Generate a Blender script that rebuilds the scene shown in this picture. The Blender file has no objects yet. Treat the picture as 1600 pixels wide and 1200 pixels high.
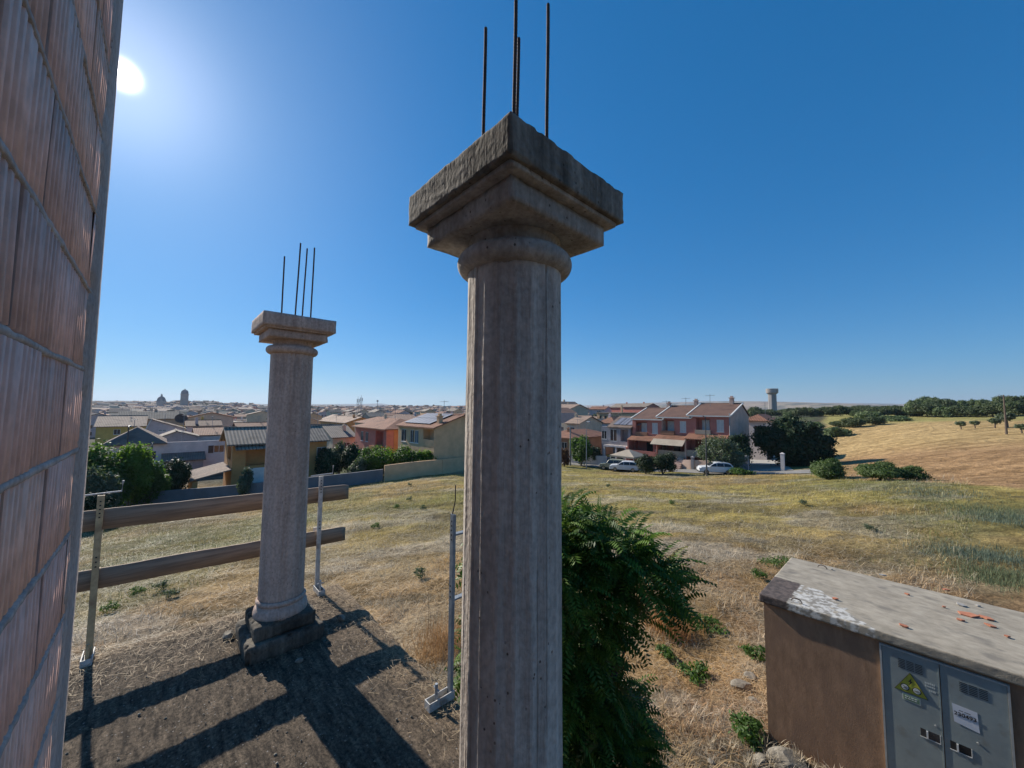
import bpy, math, random
import numpy as np
from mathutils import Matrix, Vector, Euler
R = math.radians
sc = bpy.context.scene
COL = sc.collection
# ------------------------------------------------------------ camera, sky, sun, exposure
F = 590.0; PITCH = R(3.8); ROLL = R(0.42)
cd = bpy.data.cameras.new('camera'); cam = bpy.data.objects.new('camera', cd); COL.objects.link(cam)
cd.sensor_width = 36; cd.lens = F / 1600 * 36; cd.clip_start = 0.02; cd.clip_end = 20000
RM = Matrix.Rotation(math.pi / 2 + PITCH, 3, 'X') @ Matrix.Rotation(ROLL, 3, 'Z')
cam.rotation_euler = RM.to_euler(); cam.location = (0, 0, 0); sc.camera = cam
SUN_AZ = R(-47.7); SUN_EL = R(32.0)          # azimuth left of +Y
SD = Vector((math.sin(SUN_AZ) * math.cos(SUN_EL), math.cos(SUN_AZ) * math.cos(SUN_EL), math.sin(SUN_EL)))
w = bpy.data.worlds.new('World'); sc.world = w; w.use_nodes = True
nt = w.node_tree; nt.nodes.clear()
out = nt.nodes.new('ShaderNodeOutputWorld'); bg = nt.nodes.new('ShaderNodeBackground')
sky = nt.nodes.new('ShaderNodeTexSky'); sky.sky_type = 'NISHITA'; sky.sun_disc = False
sky.sun_elevation = SUN_EL; sky.sun_rotation = SUN_AZ
sky.air_density = 1.0; sky.dust_density = 0.25; sky.ozone_density = 3.0; sky.altitude = 100
bg.inputs[1].default_value = 0.13
hs = nt.nodes.new('ShaderNodeHueSaturation'); hs.inputs['Saturation'].default_value = 1.3
tn = nt.nodes.new('ShaderNodeMix'); tn.data_type = 'RGBA'; tn.blend_type = 'MULTIPLY'; tn.inputs[0].default_value = 1; tn.inputs[7].default_value = (.63, .91, 1.22, 1)
gm = nt.nodes.new('ShaderNodeGamma'); gm.inputs[1].default_value = .62; nt.links.new(sky.outputs[0], gm.inputs[0]); nt.links.new(gm.outputs[0], tn.inputs[6]); nt.links.new(tn.outputs[2], hs.inputs['Color']); nt.links.new(hs.outputs[0], bg.inputs[0])
# the bright circumsolar aureole of the sky itself
tc = nt.nodes.new('ShaderNodeTexCoord'); vn = nt.nodes.new('ShaderNodeVectorMath'); vn.operation = 'NORMALIZE'
nt.links.new(tc.outputs['Generated'], vn.inputs[0])
dt = nt.nodes.new('ShaderNodeVectorMath'); dt.operation = 'DOT_PRODUCT'; dt.inputs[1].default_value = SD
nt.links.new(vn.outputs[0], dt.inputs[0])
def pw(e, k):
    a = nt.nodes.new('ShaderNodeMath'); a.operation = 'MAXIMUM'; a.inputs[1].default_value = 0; nt.links.new(dt.outputs['Value'], a.inputs[0])
    p = nt.nodes.new('ShaderNodeMath'); p.operation = 'POWER'; p.inputs[1].default_value = e; nt.links.new(a.outputs[0], p.inputs[0])
    m = nt.nodes.new('ShaderNodeMath'); m.operation = 'MULTIPLY'; m.inputs[1].default_value = k; nt.links.new(p.outputs[0], m.inputs[0])
    return m
s1 = pw(11000, 7.0); s2 = pw(150, 0.24); s3 = pw(16, 0.06)
ad = nt.nodes.new('ShaderNodeMath'); ad.operation = 'ADD'; nt.links.new(s1.outputs[0], ad.inputs[0]); nt.links.new(s2.outputs[0], ad.inputs[1])
ad2 = nt.nodes.new('ShaderNodeMath'); ad2.operation = 'ADD'; nt.links.new(ad.outputs[0], ad2.inputs[0]); nt.links.new(s3.outputs[0], ad2.inputs[1])
bg2 = nt.nodes.new('ShaderNodeBackground'); bg2.inputs[0].default_value = (1.0, 0.93, 0.95, 1); nt.links.new(ad2.outputs[0], bg2.inputs[1])
ash = nt.nodes.new('ShaderNodeAddShader'); nt.links.new(bg.outputs[0], ash.inputs[0]); nt.links.new(bg2.outputs[0], ash.inputs[1])
nt.links.new(ash.outputs[0], out.inputs[0])
ld = bpy.data.lights.new('sun', 'SUN'); ld.energy = 5.0; ld.angle = R(0.53); ld.color = (1.0, 0.93, 0.82)
lo = bpy.data.objects.new('sun', ld); COL.objects.link(lo); lo.rotation_euler = SD.to_track_quat('Z', 'Y').to_euler()
sc.view_settings.view_transform = 'Standard'; sc.view_settings.look = 'None'
sc.view_settings.exposure = 0.42; sc.view_settings.gamma = 1.0
sc.render.engine = 'CYCLES'; sc.render.resolution_x = 1024; sc.render.resolution_y = 768

# ------------------------------------------------------------ helpers
def ray(u, v): return RM @ Vector(((u - 800) / F, (600 - v) / F, -1))
def at(u, v, Y):
    d = ray(u, v); return d * (Y / d.y)
AX = Vector((-.68, .733, 0)).normalized(); BX = Vector((AX.y, -AX.x, 0))     # the street grid of the place
GRID = math.atan2(-AX.y, -AX.x)                                             # local +x = -AX, local +y = BX
rng = random.Random(7); nr = np.random.default_rng(11)
def tag(o, label=None, cat=None, group=None, kind=None):
    if label: o['label'] = label
    if cat: o['category'] = cat
    if group: o['group'] = group
    if kind: o['kind'] = kind
    return o
def empty(name, loc, rz=0, label=None, cat=None, group=None):
    o = bpy.data.objects.new(name, None); COL.objects.link(o); o.location = loc; o.rotation_euler = (0, 0, rz)
    o.empty_display_size = .2
    return tag(o, label, cat, group)
class MB:
    def __init__(s): s.v = []; s.f = []; s.m = []; s.mi = 0; s.T = None
    def add(s, vs, fs):
        b = len(s.v)
        for p in vs:
            p = Vector(p)
            if s.T is not None: p = s.T @ p
            s.v.append((p.x, p.y, p.z))
        for f in fs: s.f.append(tuple(b + i for i in f)); s.m.append(s.mi)
        return s
    def box(s, x0, x1, y0, y1, z0, z1):
        return s.add([(x0,y0,z0),(x1,y0,z0),(x1,y1,z0),(x0,y1,z0),(x0,y0,z1),(x1,y0,z1),(x1,y1,z1),(x0,y1,z1)],
              [(0,3,2,1),(4,5,6,7),(0,1,5,4),(1,2,6,5),(2,3,7,6),(3,0,4,7)])
    def frust(s, a0, b0, z0, a1, b1, z1, cx=0, cy=0):
        return s.add([(cx-a0,cy-b0,z0),(cx+a0,cy-b0,z0),(cx+a0,cy+b0,z0),(cx-a0,cy+b0,z0),(cx-a1,cy-b1,z1),(cx+a1,cy-b1,z1),(cx+a1,cy+b1,z1),(cx-a1,cy+b1,z1)],
              [(0,3,2,1),(4,5,6,7),(0,1,5,4),(1,2,6,5),(2,3,7,6),(3,0,4,7)])
    def bar(s, p, q, wd, ht=None, up=(0,0,1)):
        p = Vector(p); q = Vector(q); d = (q-p).normalized(); ht = ht or wd
        upv = Vector(up)
        if abs(d.dot(upv)) > .95: upv = Vector((1,0,0))
        a = d.cross(upv).normalized()*wd/2; b = a.cross(d).normalized()*ht/2
        vs = [p-a-b,p+a-b,p+a+b,p-a+b,q-a-b,q+a-b,q+a+b,q-a+b]
        return s.add(vs, [(0,3,2,1),(4,5,6,7),(0,1,5,4),(1,2,6,5),(2,3,7,6),(3,0,4,7)])
    def tube(s, pts, rad, n=8, caps=True):
        pts = [Vector(p) for p in pts]; vs = []; m = len(pts)
        for i, p in enumerate(pts):
            d = (pts[min(i+1,m-1)]-pts[max(i-1,0)]).normalized()
            a = d.cross(Vector((0,0,1)) if abs(d.z) < .9 else Vector((1,0,0))).normalized(); b = d.cross(a)
            r = rad[i] if isinstance(rad,(list,tuple)) else rad
            for k in range(n):
                t = 2*math.pi*k/n; vs.append(p+a*math.cos(t)*r+b*math.sin(t)*r)
        fs = []
        for i in range(m-1):
            for k in range(n): fs.append((i*n+k,i*n+(k+1)%n,(i+1)*n+(k+1)%n,(i+1)*n+k))
        if caps: fs.append(tuple(range(n))[::-1]); fs.append(tuple((m-1)*n+k for k in range(n)))
        return s.add(vs, fs)
    def lathe(s, prof, n=32, cx=0, cy=0, caps=True):
        vs = []; fs = []; m = len(prof)
        for (r,z) in prof:
            for k in range(n):
                t = 2*math.pi*k/n; vs.append((cx+r*math.cos(t),cy+r*math.sin(t),z))
        for i in range(m-1):
            for k in range(n): fs.append((i*n+k,i*n+(k+1)%n,(i+1)*n+(k+1)%n,(i+1)*n+k))
        if caps: fs.append(tuple(range(n))[::-1]); fs.append(tuple((m-1)*n+k for k in range(n)))
        return s.add(vs, fs)
    def prism(s, poly, d):     # poly list of 3D pts, extruded by vector d
        n = len(poly); d = Vector(d); vs = [Vector(p) for p in poly]+[Vector(p)+d for p in poly]
        return s.add(vs, [tuple(range(n))[::-1], tuple(range(n,2*n))]+[(i,(i+1)%n,n+(i+1)%n,n+i) for i in range(n)])
    def build(s, name, mats, parent=None, smooth=False, loc=None, bevel=0, fixn=True):
        me = bpy.data.meshes.new(name); me.from_pydata(s.v, [], s.f)
        if not isinstance(mats,(list,tuple)): mats = [mats]
        for m in mats: me.materials.append(m)
        if len(mats) > 1: me.polygons.foreach_set('material_index', s.m)
        if fixn and len(s.f) < 60000:
            import bmesh
            bm = bmesh.new(); bm.from_mesh(me); bmesh.ops.recalc_face_normals(bm, faces=bm.faces)
            if bevel: bmesh.ops.bevel(bm, geom=[e for e in bm.edges], offset=bevel, segments=1, affect='EDGES', clamp_overlap=True)
            bm.to_mesh(me); bm.free()
        if smooth: me.polygons.foreach_set('use_smooth', [True]*len(me.polygons))
        me.update()
        o = bpy.data.objects.new(name, me); COL.objects.link(o)
        if parent: o.parent = parent
        if loc is not None: o.location = loc
        return o
def npmesh(name, V, Fc, mats, parent=None, mi=None, col=None, smooth=False):
    me = bpy.data.meshes.new(name); k = Fc.shape[1]
    me.vertices.add(len(V)); me.vertices.foreach_set('co', V.astype(np.float32).ravel())
    me.loops.add(Fc.size); me.loops.foreach_set('vertex_index', Fc.astype(np.int32).ravel())
    me.polygons.add(len(Fc)); me.polygons.foreach_set('loop_start', np.arange(0, Fc.size, k, dtype=np.int32))
    for m in (mats if isinstance(mats,(list,tuple)) else [mats]): me.materials.append(m)
    if mi is not None: me.polygons.foreach_set('material_index', mi.astype(np.int32))
    if smooth: me.polygons.foreach_set('use_smooth', np.ones(len(Fc), dtype=bool))
    if col is not None:
        a = me.color_attributes.new('tint', 'FLOAT_COLOR', 'POINT')
        c4 = np.ones((len(V),4), dtype=np.float32); c4[:,:3] = col; a.data.foreach_set('color', c4.ravel())
    me.update(calc_edges=True); me.validate()
    o = bpy.data.objects.new(name, me); COL.objects.link(o)
    if parent: o.parent = parent
    return o
def copy_tree(o, parent=None):
    c = o.copy(); COL.objects.link(c)
    if parent: c.parent = parent
    for ch in list(o.children): copy_tree(ch, c)
    return c

# ------------------------------------------------------------ materials
def newmat(name):
    m = bpy.data.materials.new(name); m.use_nodes = True
    n = m.node_tree; b = n.nodes['Principled BSDF']; return m, n, b
def N(n, t, **kw):
    x = n.nodes.new(t)
    for k, v in kw.items():
        if k.startswith('i_'):
            x.inputs[k[2:].replace('_',' ')].default_value = v
        else: setattr(x, k, v)
    return x
def coords(n, scale=(1,1,1), rot=(0,0,0), gen='Object'):
    t = n.nodes.new('ShaderNodeTexCoord'); mp = n.nodes.new('ShaderNodeMapping')
    mp.inputs['Scale'].default_value = scale; mp.inputs['Rotation'].default_value = rot
    n.links.new(t.outputs[gen], mp.inputs[0]); return mp
def ramp(n, src, p0, c0, p1, c1):
    r = n.nodes.new('ShaderNodeValToRGB'); e = r.color_ramp.elements
    e[0].position = p0; e[0].color = (*c0,1); e[1].position = p1; e[1].color = (*c1,1); n.links.new(src, r.inputs[0]); return r
def mixc(n, f, a, b, mode='MIX'):
    m = n.nodes.new('ShaderNodeMix'); m.data_type = 'RGBA'; m.blend_type = mode
    for s, i in ((f,0),(a,6),(b,7)):
        if hasattr(s,'links') or hasattr(s,'is_linked'): n.links.new(s, m.inputs[i])
        elif i == 0: m.inputs[0].default_value = s
        else: m.inputs[i].default_value = (*s,1)
    return m.outputs[2]
def pm(name, c1, c2=None, scale=4, stretch=(1,1,1), rough=.85, metal=0, bump=0, bscale=None, detail=6, c3=None, s3=.7, t3=(.55,.7), dist=.02, stripes=None):
    m, n, b = newmat(name)
    c2 = c2 or tuple(x*.7 for x in c1)
    mp = coords(n, stretch)
    no = N(n, 'ShaderNodeTexNoise'); no.inputs['Scale'].default_value = scale; no.inputs['Detail'].default_value = detail; no.inputs['Roughness'].default_value = .65
    n.links.new(mp.outputs[0], no.inputs['Vector'])
    r = ramp(n, no.outputs['Fac'], .32, c2, .66, c1); c = r.outputs[0]
    if c3:
        n3 = N(n, 'ShaderNodeTexNoise'); n3.inputs['Scale'].default_value = s3; n3.inputs['Detail'].default_value = 8; n.links.new(mp.outputs[0], n3.inputs['Vector'])
        r3 = ramp(n, n3.outputs['Fac'], t3[0], (0,0,0), t3[1], (1,1,1)); c = mixc(n, r3.outputs[0], c, c3)
    hsrc = None
    if stripes:            # (axis, period, strength)
        ax, per, stg = stripes
        m2 = coords(n); wv = N(n, 'ShaderNodeTexWave'); wv.bands_direction = ax; wv.inputs['Scale'].default_value = 2*math.pi/per/20*1.0
        wv.inputs['Distortion'].default_value = .3; wv.inputs['Detail'].default_value = 1
        n.links.new(m2.outputs[0], wv.inputs['Vector'])
        rr = ramp(n, wv.outputs['Fac'], 0.0, (1-stg,)*3, .55, (1,1,1)); c = mixc(n, 1.0, c, rr.outputs[0], 'MULTIPLY'); hsrc = wv.outputs['Fac']
    n.links.new(c, b.inputs['Base Color'])
    b.inputs['Roughness'].default_value = rough; b.inputs['Metallic'].default_value = metal
    if bump:
        nb = N(n, 'ShaderNodeTexNoise'); nb.inputs['Scale'].default_value = bscale or scale*6; nb.inputs['Detail'].default_value = 8; nb.inputs['Roughness'].default_value = .7
        n.links.new(mp.outputs[0], nb.inputs['Vector'])
        bp = N(n, 'ShaderNodeBump'); bp.inputs['Strength'].default_value = bump; bp.inputs['Distance'].default_value = dist
        n.links.new(nb.outputs['Fac'], bp.inputs['Height']); n.links.new(bp.outputs[0], b.inputs['Normal'])
        if hsrc:
            b2 = N(n, 'ShaderNodeBump'); b2.inputs['Strength'].default_value = .8; b2.inputs['Distance'].default_value = .06
            n.links.new(hsrc, b2.inputs['Height']); n.links.new(bp.outputs[0], b2.inputs['Normal']); n.links.new(b2.outputs[0], b.inputs['Normal'])
    return m
def leafmat(name, c1, c2, trans=.35, scale=.6, rough=.6):
    m, n, b = newmat(name); mp = coords(n)
    no = N(n, 'ShaderNodeTexNoise'); no.inputs['Scale'].default_value = scale; no.inputs['Detail'].default_value = 5; n.links.new(mp.outputs[0], no.inputs['Vector'])
    r = ramp(n, no.outputs['Fac'], .35, c1, .65, c2); n.links.new(r.outputs[0], b.inputs['Base Color']); b.inputs['Roughness'].default_value = rough
    b.inputs['Specular IOR Level'].default_value = .3
    tr = N(n, 'ShaderNodeBsdfTranslucent'); g = mixc(n, 1.0, r.outputs[0], (1.3,1.5,.6), 'MULTIPLY'); n.links.new(g, tr.inputs[0])
    mx = N(n, 'ShaderNodeMixShader'); mx.inputs[0].default_value = trans; n.links.new(b.outputs[0], mx.inputs[1]); n.links.new(tr.outputs[0], mx.inputs[2])
    n.links.new(mx.outputs[0], n.nodes['Material Output'].inputs[0]); return m
def tintmat(name, trans=.25):
    m, n, b = newmat(name); a = N(n, 'ShaderNodeVertexColor'); a.layer_name = 'tint'; n.links.new(a.outputs[0], b.inputs['Base Color']); b.inputs['Roughness'].default_value = .7
    tr = N(n, 'ShaderNodeBsdfTranslucent'); n.links.new(a.outputs[0], tr.inputs[0])
    mx = N(n, 'ShaderNodeMixShader'); mx.inputs[0].default_value = trans; n.links.new(b.outputs[0], mx.inputs[1]); n.links.new(tr.outputs[0], mx.inputs[2])
    n.links.new(mx.outputs[0], n.nodes['Material Output'].inputs[0]); return m

# ------------------------------------------------------------ terrain
ctrl = [(0,3,-5.4),(-4,3,-5.6),(4.2,6.6,-5.4),(6,4.6,-5.3),(10,5,-5.2),(-8,5,-5.9),(0,-5,-5.3),(8,-8,-5),(-10,-6,-5.8),(0,15,-6.1),(15,15,-5.75),(-15,15,-7.2),(0,8,-5.6),(-25,10,-8),(30,12,-5.1)]
for (u,v,Y) in [(1400,758,30),(1550,760,28),(1500,745,38),(1300,745,42),(1250,742,48),(1150,742,52),(1050,739,58),(950,732,66),(890,728,70),
    (1000,762,36),(1200,772,33),(900,790,28),
    (1300,715,72),(1450,715,50),(1590,715,42),(1300,690,95),(1450,690,70),(1590,690,58),(1300,665,125),(1450,665,95),(1590,670,78),
    (1300,652,150),(1400,653,140),(1500,654,125),(1590,652,112),(1550,643,165),(1350,646,200),(1590,655,400),(1208,650,400),(1250,690,100),
    (1150,720,75),(1050,712,90),(1100,690,120),
    (1100,632,4000),(1000,634,4000),(1300,635,3500),(900,638,4500),(700,639,4000),(400,640,3000),(1590,645,3000),(1150,650,900),(1180,640,2500),
    (950,700,95),(950,672,160),(950,660,260),(950,652,500),(950,645,1000),(950,641,2000),
    (100,796,39),(200,792,40),(400,775,42),(600,753,46),(720,738,50),(800,735,58),
    (200,768,48),(200,715,90),(200,680,180),(200,660,350),(200,645,600),(200,633,950),(310,632,930),(130,633,900),(200,640,1600),(60,645,700),
    (600,715,75),(600,680,180),(600,660,350),(600,646,650),(600,639,1000),(600,641,2000),(400,730,70),(400,690,140),(400,640,900),(750,640,1000),(750,665,250)]:
    p = at(u,v,Y); ctrl.append((p.x,p.y,p.z))
ctrl = np.array(ctrl)
def warp(x, y):
    r = np.maximum(np.hypot(x,y), 4.0); az = np.clip(np.arctan2(x,y), -1.25, 1.25); return az*1.6, np.log(r)
def phi(d2): return d2*np.log(d2+1e-9)*.5
ca, cb = warp(ctrl[:,0], ctrl[:,1]); n_ = len(ca)
K = phi((ca[:,None]-ca)**2+(cb[:,None]-cb)**2) + np.eye(n_)*.004
Pm = np.stack([np.ones(n_),ca,cb],1); M_ = np.block([[K,Pm],[Pm.T,np.zeros((3,3))]])
# slope (z/r-like) interpolates better than z over this range
csc = np.maximum(np.hypot(ctrl[:,0],ctrl[:,1]),4.)**.8
W_ = np.linalg.solve(M_, np.concatenate([ctrl[:,2]/csc,[0,0,0]]))
def hz(x, y):
    x = np.atleast_1d(np.asarray(x,float)); y = np.atleast_1d(np.asarray(y,float)); o = np.zeros(x.shape); xs = x.ravel(); ys = y.ravel(); of = o.ravel()
    for i in range(0, xs.size, 20000):
        a, b = warp(xs[i:i+20000], ys[i:i+20000]); d2 = (a[:,None]-ca)**2+(b[:,None]-cb)**2
        s = phi(d2)@W_[:n_]+W_[n_]+W_[n_+1]*a+W_[n_+2]*b
        of[i:i+20000] = s*np.maximum(np.hypot(xs[i:i+20000],ys[i:i+20000]),4.)**.8
    # gentle lumps
    r = np.hypot(x,y); am = np.clip(r/60,0.15,1)*np.clip((r-2)/6,0,1)
    o = of.reshape(x.shape) + .10*am*(np.sin(x*.31+1.3*np.sin(y*.17))*np.cos(y*.27+x*.11)) + .035*np.sin(x*1.3+np.sin(y*.9)*2)*np.sin(y*1.1+.5)*np.exp(-r/60)
    nb_ = np.clip((r-4)/6,0,1)*np.clip((80-r)/40,0,1)
    o += nb_*(.20*(fbm(x,y,.55,201)-.5)+.16*(fbm(x,y,1.3,202)-.5))
    far = np.clip((r-1500)/2000,0,1)
    o += far*(8+18*np.sin(x*.0021+2)+11*np.sin(x*.0057)+6*np.sin(x*.013+y*.001))
    return o
def gz(x, y): return float(hz(x,y)[0])
def hit(u, v, y0=3, y1=6000):      # where a picture ray meets the ground
    d = ray(u,v); Ys = np.geomspace(y0,y1,1500); z = Ys*d.z/d.y; g = hz(Ys*d.x/d.y, Ys); k = np.argmax(z < g)
    Y = Ys[k]; return Vector((Y*d.x/d.y, Y, gz(Y*d.x/d.y,Y)))
def vnoise(x, y, s, seed=0):
    r_ = np.random.default_rng(seed); G = r_.random((64,64)); xs = x*s+1000.3; ys = y*s+1000.7
    i = np.floor(xs).astype(int); j = np.floor(ys).astype(int); fx = xs-i; fy = ys-j; fx = fx*fx*(3-2*fx); fy = fy*fy*(3-2*fy)
    g = lambda a,b: G[a%64,b%64]
    return (g(i,j)*(1-fx)+g(i+1,j)*fx)*(1-fy)+(g(i,j+1)*(1-fx)+g(i+1,j+1)*fx)*fy
def fbm(x, y, s, seed=0, o=4):
    t = 0; a = .5
    for k in range(o): t = t+a*vnoise(x,y,s*2**k,seed+k); a *= .5
    return t/(1-.5**o)
def sst(x,a,b): t = np.clip((x-a)/(b-a),0,1); return t*t*(3-2*t)
def golden(x, y): # stubble field on the rise to the right, past the bank
    n = fbm(x,y,.06,31)*8-4
    return sst(x+n*.6-np.maximum(33.0,.80*y+1),0,4)*(y>5)
def greenish(x, y):
    a = sst(fbm(x,y,.07,3),.50,.66)*.8
    b = sst(x-y*.55,3,14)*(1-golden(x,y))*sst(fbm(x,y,.13,9),.36,.62)
    c = sst(y,16,34)*.30
    return np.clip(np.maximum(a*sst(np.hypot(x,y),9,22),b)+c,0,1)*(1-golden(x,y))
def groundcol(x, y):
    r = np.hypot(x,y); c = np.zeros(x.shape+(3,))
    def L(base, tgt, m): return base*(1-m[...,None])+np.array(tgt)*m[...,None]
    c[...] = (.38,.265,.14)
    c = L(c, (.30,.20,.115), sst(fbm(x,y,.22,5),.42,.64))
    c = L(c, (.42,.34,.23), sst(fbm(x,y,.5,6),.52,.68)*.6)
    c = L(c, (.33,.175,.07), sst(fbm(x,y,.35,8),.55,.7)*.7*sst(-np.hypot(x-3,y-6),-9,-3))
    c = L(c, (.41,.34,.095), sst(y,12,26)*sst(x,-28,-5)*.75)
    c = L(c, (.20,.165,.09), sst(fbm(x*.5,y*1.2,.25,77),.52,.62)*sst(y,10,20)*.6)
    c = L(c, (.46,.30,.13), sst(fbm(x,y,.11,27),.5,.62)*.65)
    c = L(c, (.46,.41,.33), sst(fbm(x*.7,y*1.5,.3,28),.54,.66)*.6)
    c = L(c, (.17,.14,.09), sst(fbm(x*.6,y*1.6,.45,29),.57,.68)*.6)
    c = L(c, (.17,.19,.06), greenish(x,y)*.55)
    g = golden(x,y)
    gc = L(np.zeros(x.shape+(3,))+np.array((.42,.27,.14)), (.53,.38,.18), sst(np.hypot(x,y),75,110))
    gc = L(gc, (.38,.35,.13), sst(np.hypot(x,y),150,175))
    c = L(c, (0,0,0), g)+gc*g[...,None]
    town = sst(y-np.where(x<0,52+.1*x,82+.0*x),0,8)*(1-g)
    c = L(c, (.10,.098,.075), town)
    c = L(c, (.10,.12,.06), town*sst(fbm(x,y,.02,15),.45,.6))
    hills = sst(r,1300,2200); hc = L(np.zeros(x.shape+(3,))+np.array((.30,.225,.155)), (.09,.10,.065), sst(fbm(x*.5,y,.006,21),.44,.58)*.95); hc = L(hc, (.40,.33,.22), sst(fbm(x*.6,y,.009,22),.56,.64)*.7)
    hc = L(hc, (.105,.115,.085), sst(-x/np.maximum(y,1),-.08,.12))
    c = L(c, (0,0,0), hills)+hc*hills[...,None]
    return c
rr = np.concatenate([[0.0], np.concatenate([np.geomspace(1.0,4,20)[:-1],np.geomspace(4,70,330)[:-1],np.geomspace(70,9000,260)])])
az = np.concatenate([np.radians(np.linspace(-62,62,620)), np.radians(np.linspace(64,296,60))])
RR, AZ = np.meshgrid(rr, az, indexing='ij'); XX = RR*np.sin(AZ); YY = RR*np.cos(AZ); ZZ = hz(XX,YY)
nrn, nan = RR.shape
idx = np.arange(nrn*nan).reshape(nrn,nan); nx = np.roll(idx,-1,axis=1)
Fq = np.stack([idx[:-1],idx[1:],nx[1:],nx[:-1]],-1).reshape(-1,4)
mg, n, b = newmat('field_ground')
a = N(n,'ShaderNodeVertexColor'); a.layer_name = 'tint'; g = N(n,'ShaderNodeNewGeometry')
def gn(scale, det, vec=None, rough=.65):
    x = N(n,'ShaderNodeTexNoise'); x.inputs['Scale'].default_value = scale; x.inputs['Detail'].default_value = det; x.inputs['Roughness'].default_value = rough
    n.links.new(vec or g.outputs['Position'], x.inputs['Vector']); return x
mpx = N(n,'ShaderNodeMapping'); mpx.inputs['Scale'].default_value = (.35,1.2,1); mpx.inputs['Rotation'].default_value = (0,0,.5); n.links.new(g.outputs['Position'], mpx.inputs[0])
n1 = gn(1.1,9); n2 = gn(9,8,None,.75); n4 = gn(.35,8,mpx.outputs[0],.75)
r1 = ramp(n,n1.outputs['Fac'],.3,(.55,.52,.5),.7,(1.35,1.3,1.25)); r2 = ramp(n,n2.outputs['Fac'],.33,(.42,.42,.42),.62,(1.25,1.25,1.25)); r4 = ramp(n,n4.outputs['Fac'],.35,(.6,.57,.5),.6,(1.2,1.2,1.2))
c = mixc(n,1.0,a.outputs[0],r1.outputs[0],'MULTIPLY'); c = mixc(n,1.0,c,r2.outputs[0],'MULTIPLY'); c = mixc(n,1.0,c,r4.outputs[0],'MULTIPLY')
n.links.new(c,b.inputs['Base Color']); b.inputs['Roughness'].default_value = .95; b.inputs['Specular IOR Level'].default_value = .1
bp = N(n,'ShaderNodeBump'); bp.inputs['Strength'].default_value = .9; bp.inputs['Distance'].default_value = .12; n.links.new(n2.outputs['Fac'],bp.inputs['Height'])
bq = N(n,'ShaderNodeBump'); bq.inputs['Strength'].default_value = .8; bq.inputs['Distance'].default_value = .6; n.links.new(n1.outputs['Fac'],bq.inputs['Height']); n.links.new(bp.outputs[0],bq.inputs['Normal'])
n.links.new(bq.outputs[0],b.inputs['Normal'])
ter = npmesh('ground', np.stack([XX,YY,ZZ],-1).reshape(-1,3), Fq, mg, col=groundcol(XX,YY).reshape(-1,3), smooth=True); tag(ter, kind='structure')

# ------------------------------------------------------------ shared materials
def concmat(name, c1, c2, streak, pits=True):
    m, n, b = newmat(name); mp = coords(n); ms = coords(n,(7,7,.45)); mf = coords(n,(1,1,.8))
    a1 = N(n,'ShaderNodeTexNoise'); a1.inputs['Scale'].default_value = 3; a1.inputs['Detail'].default_value = 9; a1.inputs['Roughness'].default_value = .7; n.links.new(mp.outputs[0],a1.inputs['Vector'])
    a2 = N(n,'ShaderNodeTexNoise'); a2.inputs['Scale'].default_value = 1.6; a2.inputs['Detail'].default_value = 7; a2.inputs['Roughness'].default_value = .7; n.links.new(ms.outputs[0],a2.inputs['Vector'])
    a3 = N(n,'ShaderNodeTexNoise'); a3.inputs['Scale'].default_value = 60; a3.inputs['Detail'].default_value = 4; n.links.new(mf.outputs[0],a3.inputs['Vector'])
    c = ramp(n,a1.outputs['Fac'],.3,c2,.68,c1).outputs[0]
    s = ramp(n,a2.outputs['Fac'],.36,streak,.6,(1,1,1)); c = mixc(n,1.0,c,s.outputs[0],'MULTIPLY')
    s3 = ramp(n,a3.outputs['Fac'],.35,(.82,.82,.82),.62,(1.06,1.06,1.06)); c = mixc(n,1.0,c,s3.outputs[0],'MULTIPLY')
    vo = N(n,'ShaderNodeTexVoronoi'); vo.inputs['Scale'].default_value = 38; vo.inputs['Randomness'].default_value = 1; n.links.new(mf.outputs[0],vo.inputs['Vector'])
    pr = ramp(n,vo.outputs['Distance'],.08,(0,0,0),.15,(1,1,1))
    vm = N(n,'ShaderNodeTexNoise'); vm.inputs['Scale'].default_value = 5; n.links.new(mp.outputs[0],vm.inputs['Vector']); vr = ramp(n,vm.outputs['Fac'],.5,(1,1,1),.56,(0,0,0))
    pit = N(n,'ShaderNodeMath',operation='MAXIMUM'); n.links.new(pr.outputs[0],pit.inputs[0]); n.links.new(vr.outputs[0],pit.inputs[1])
    if pits: c = mixc(n,1.0,c,mixc(n,pit.outputs[0],(.35,.34,.33),(1,1,1)),'MULTIPLY')
    n.links.new(c,b.inputs['Base Color']); b.inputs['Roughness'].default_value = .92; b.inputs['Specular IOR Level'].default_value = .25
    bp = N(n,'ShaderNodeBump'); bp.inputs['Strength'].default_value = .7; bp.inputs['Distance'].default_value = .006
    ad = N(n,'ShaderNodeMath',operation='ADD'); n.links.new(a3.outputs['Fac'],ad.inputs[0]); n.links.new(pit.outputs[0],ad.inputs[1])
    n.links.new(ad.outputs[0],bp.inputs['Height']); 
    b3 = N(n,'ShaderNodeBump'); b3.inputs['Strength'].default_value = .5; b3.inputs['Distance'].default_value = .02; n.links.new(a2.outputs['Fac'],b3.inputs['Height']); n.links.new(bp.outputs[0],b3.inputs['Normal'])
    n.links.new(b3.outputs[0],b.inputs['Normal']); return m
M_shaft = concmat('column_concrete',(.68,.61,.54),(.50,.445,.395),(.70,.67,.66))
M_shaft2 = concmat('column_concrete_pale',(.66,.51,.43),(.48,.36,.30),(.7,.67,.65))
M_cap = concmat('capital_concrete',(.56,.51,.46),(.38,.345,.31),(.6,.58,.56))
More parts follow.
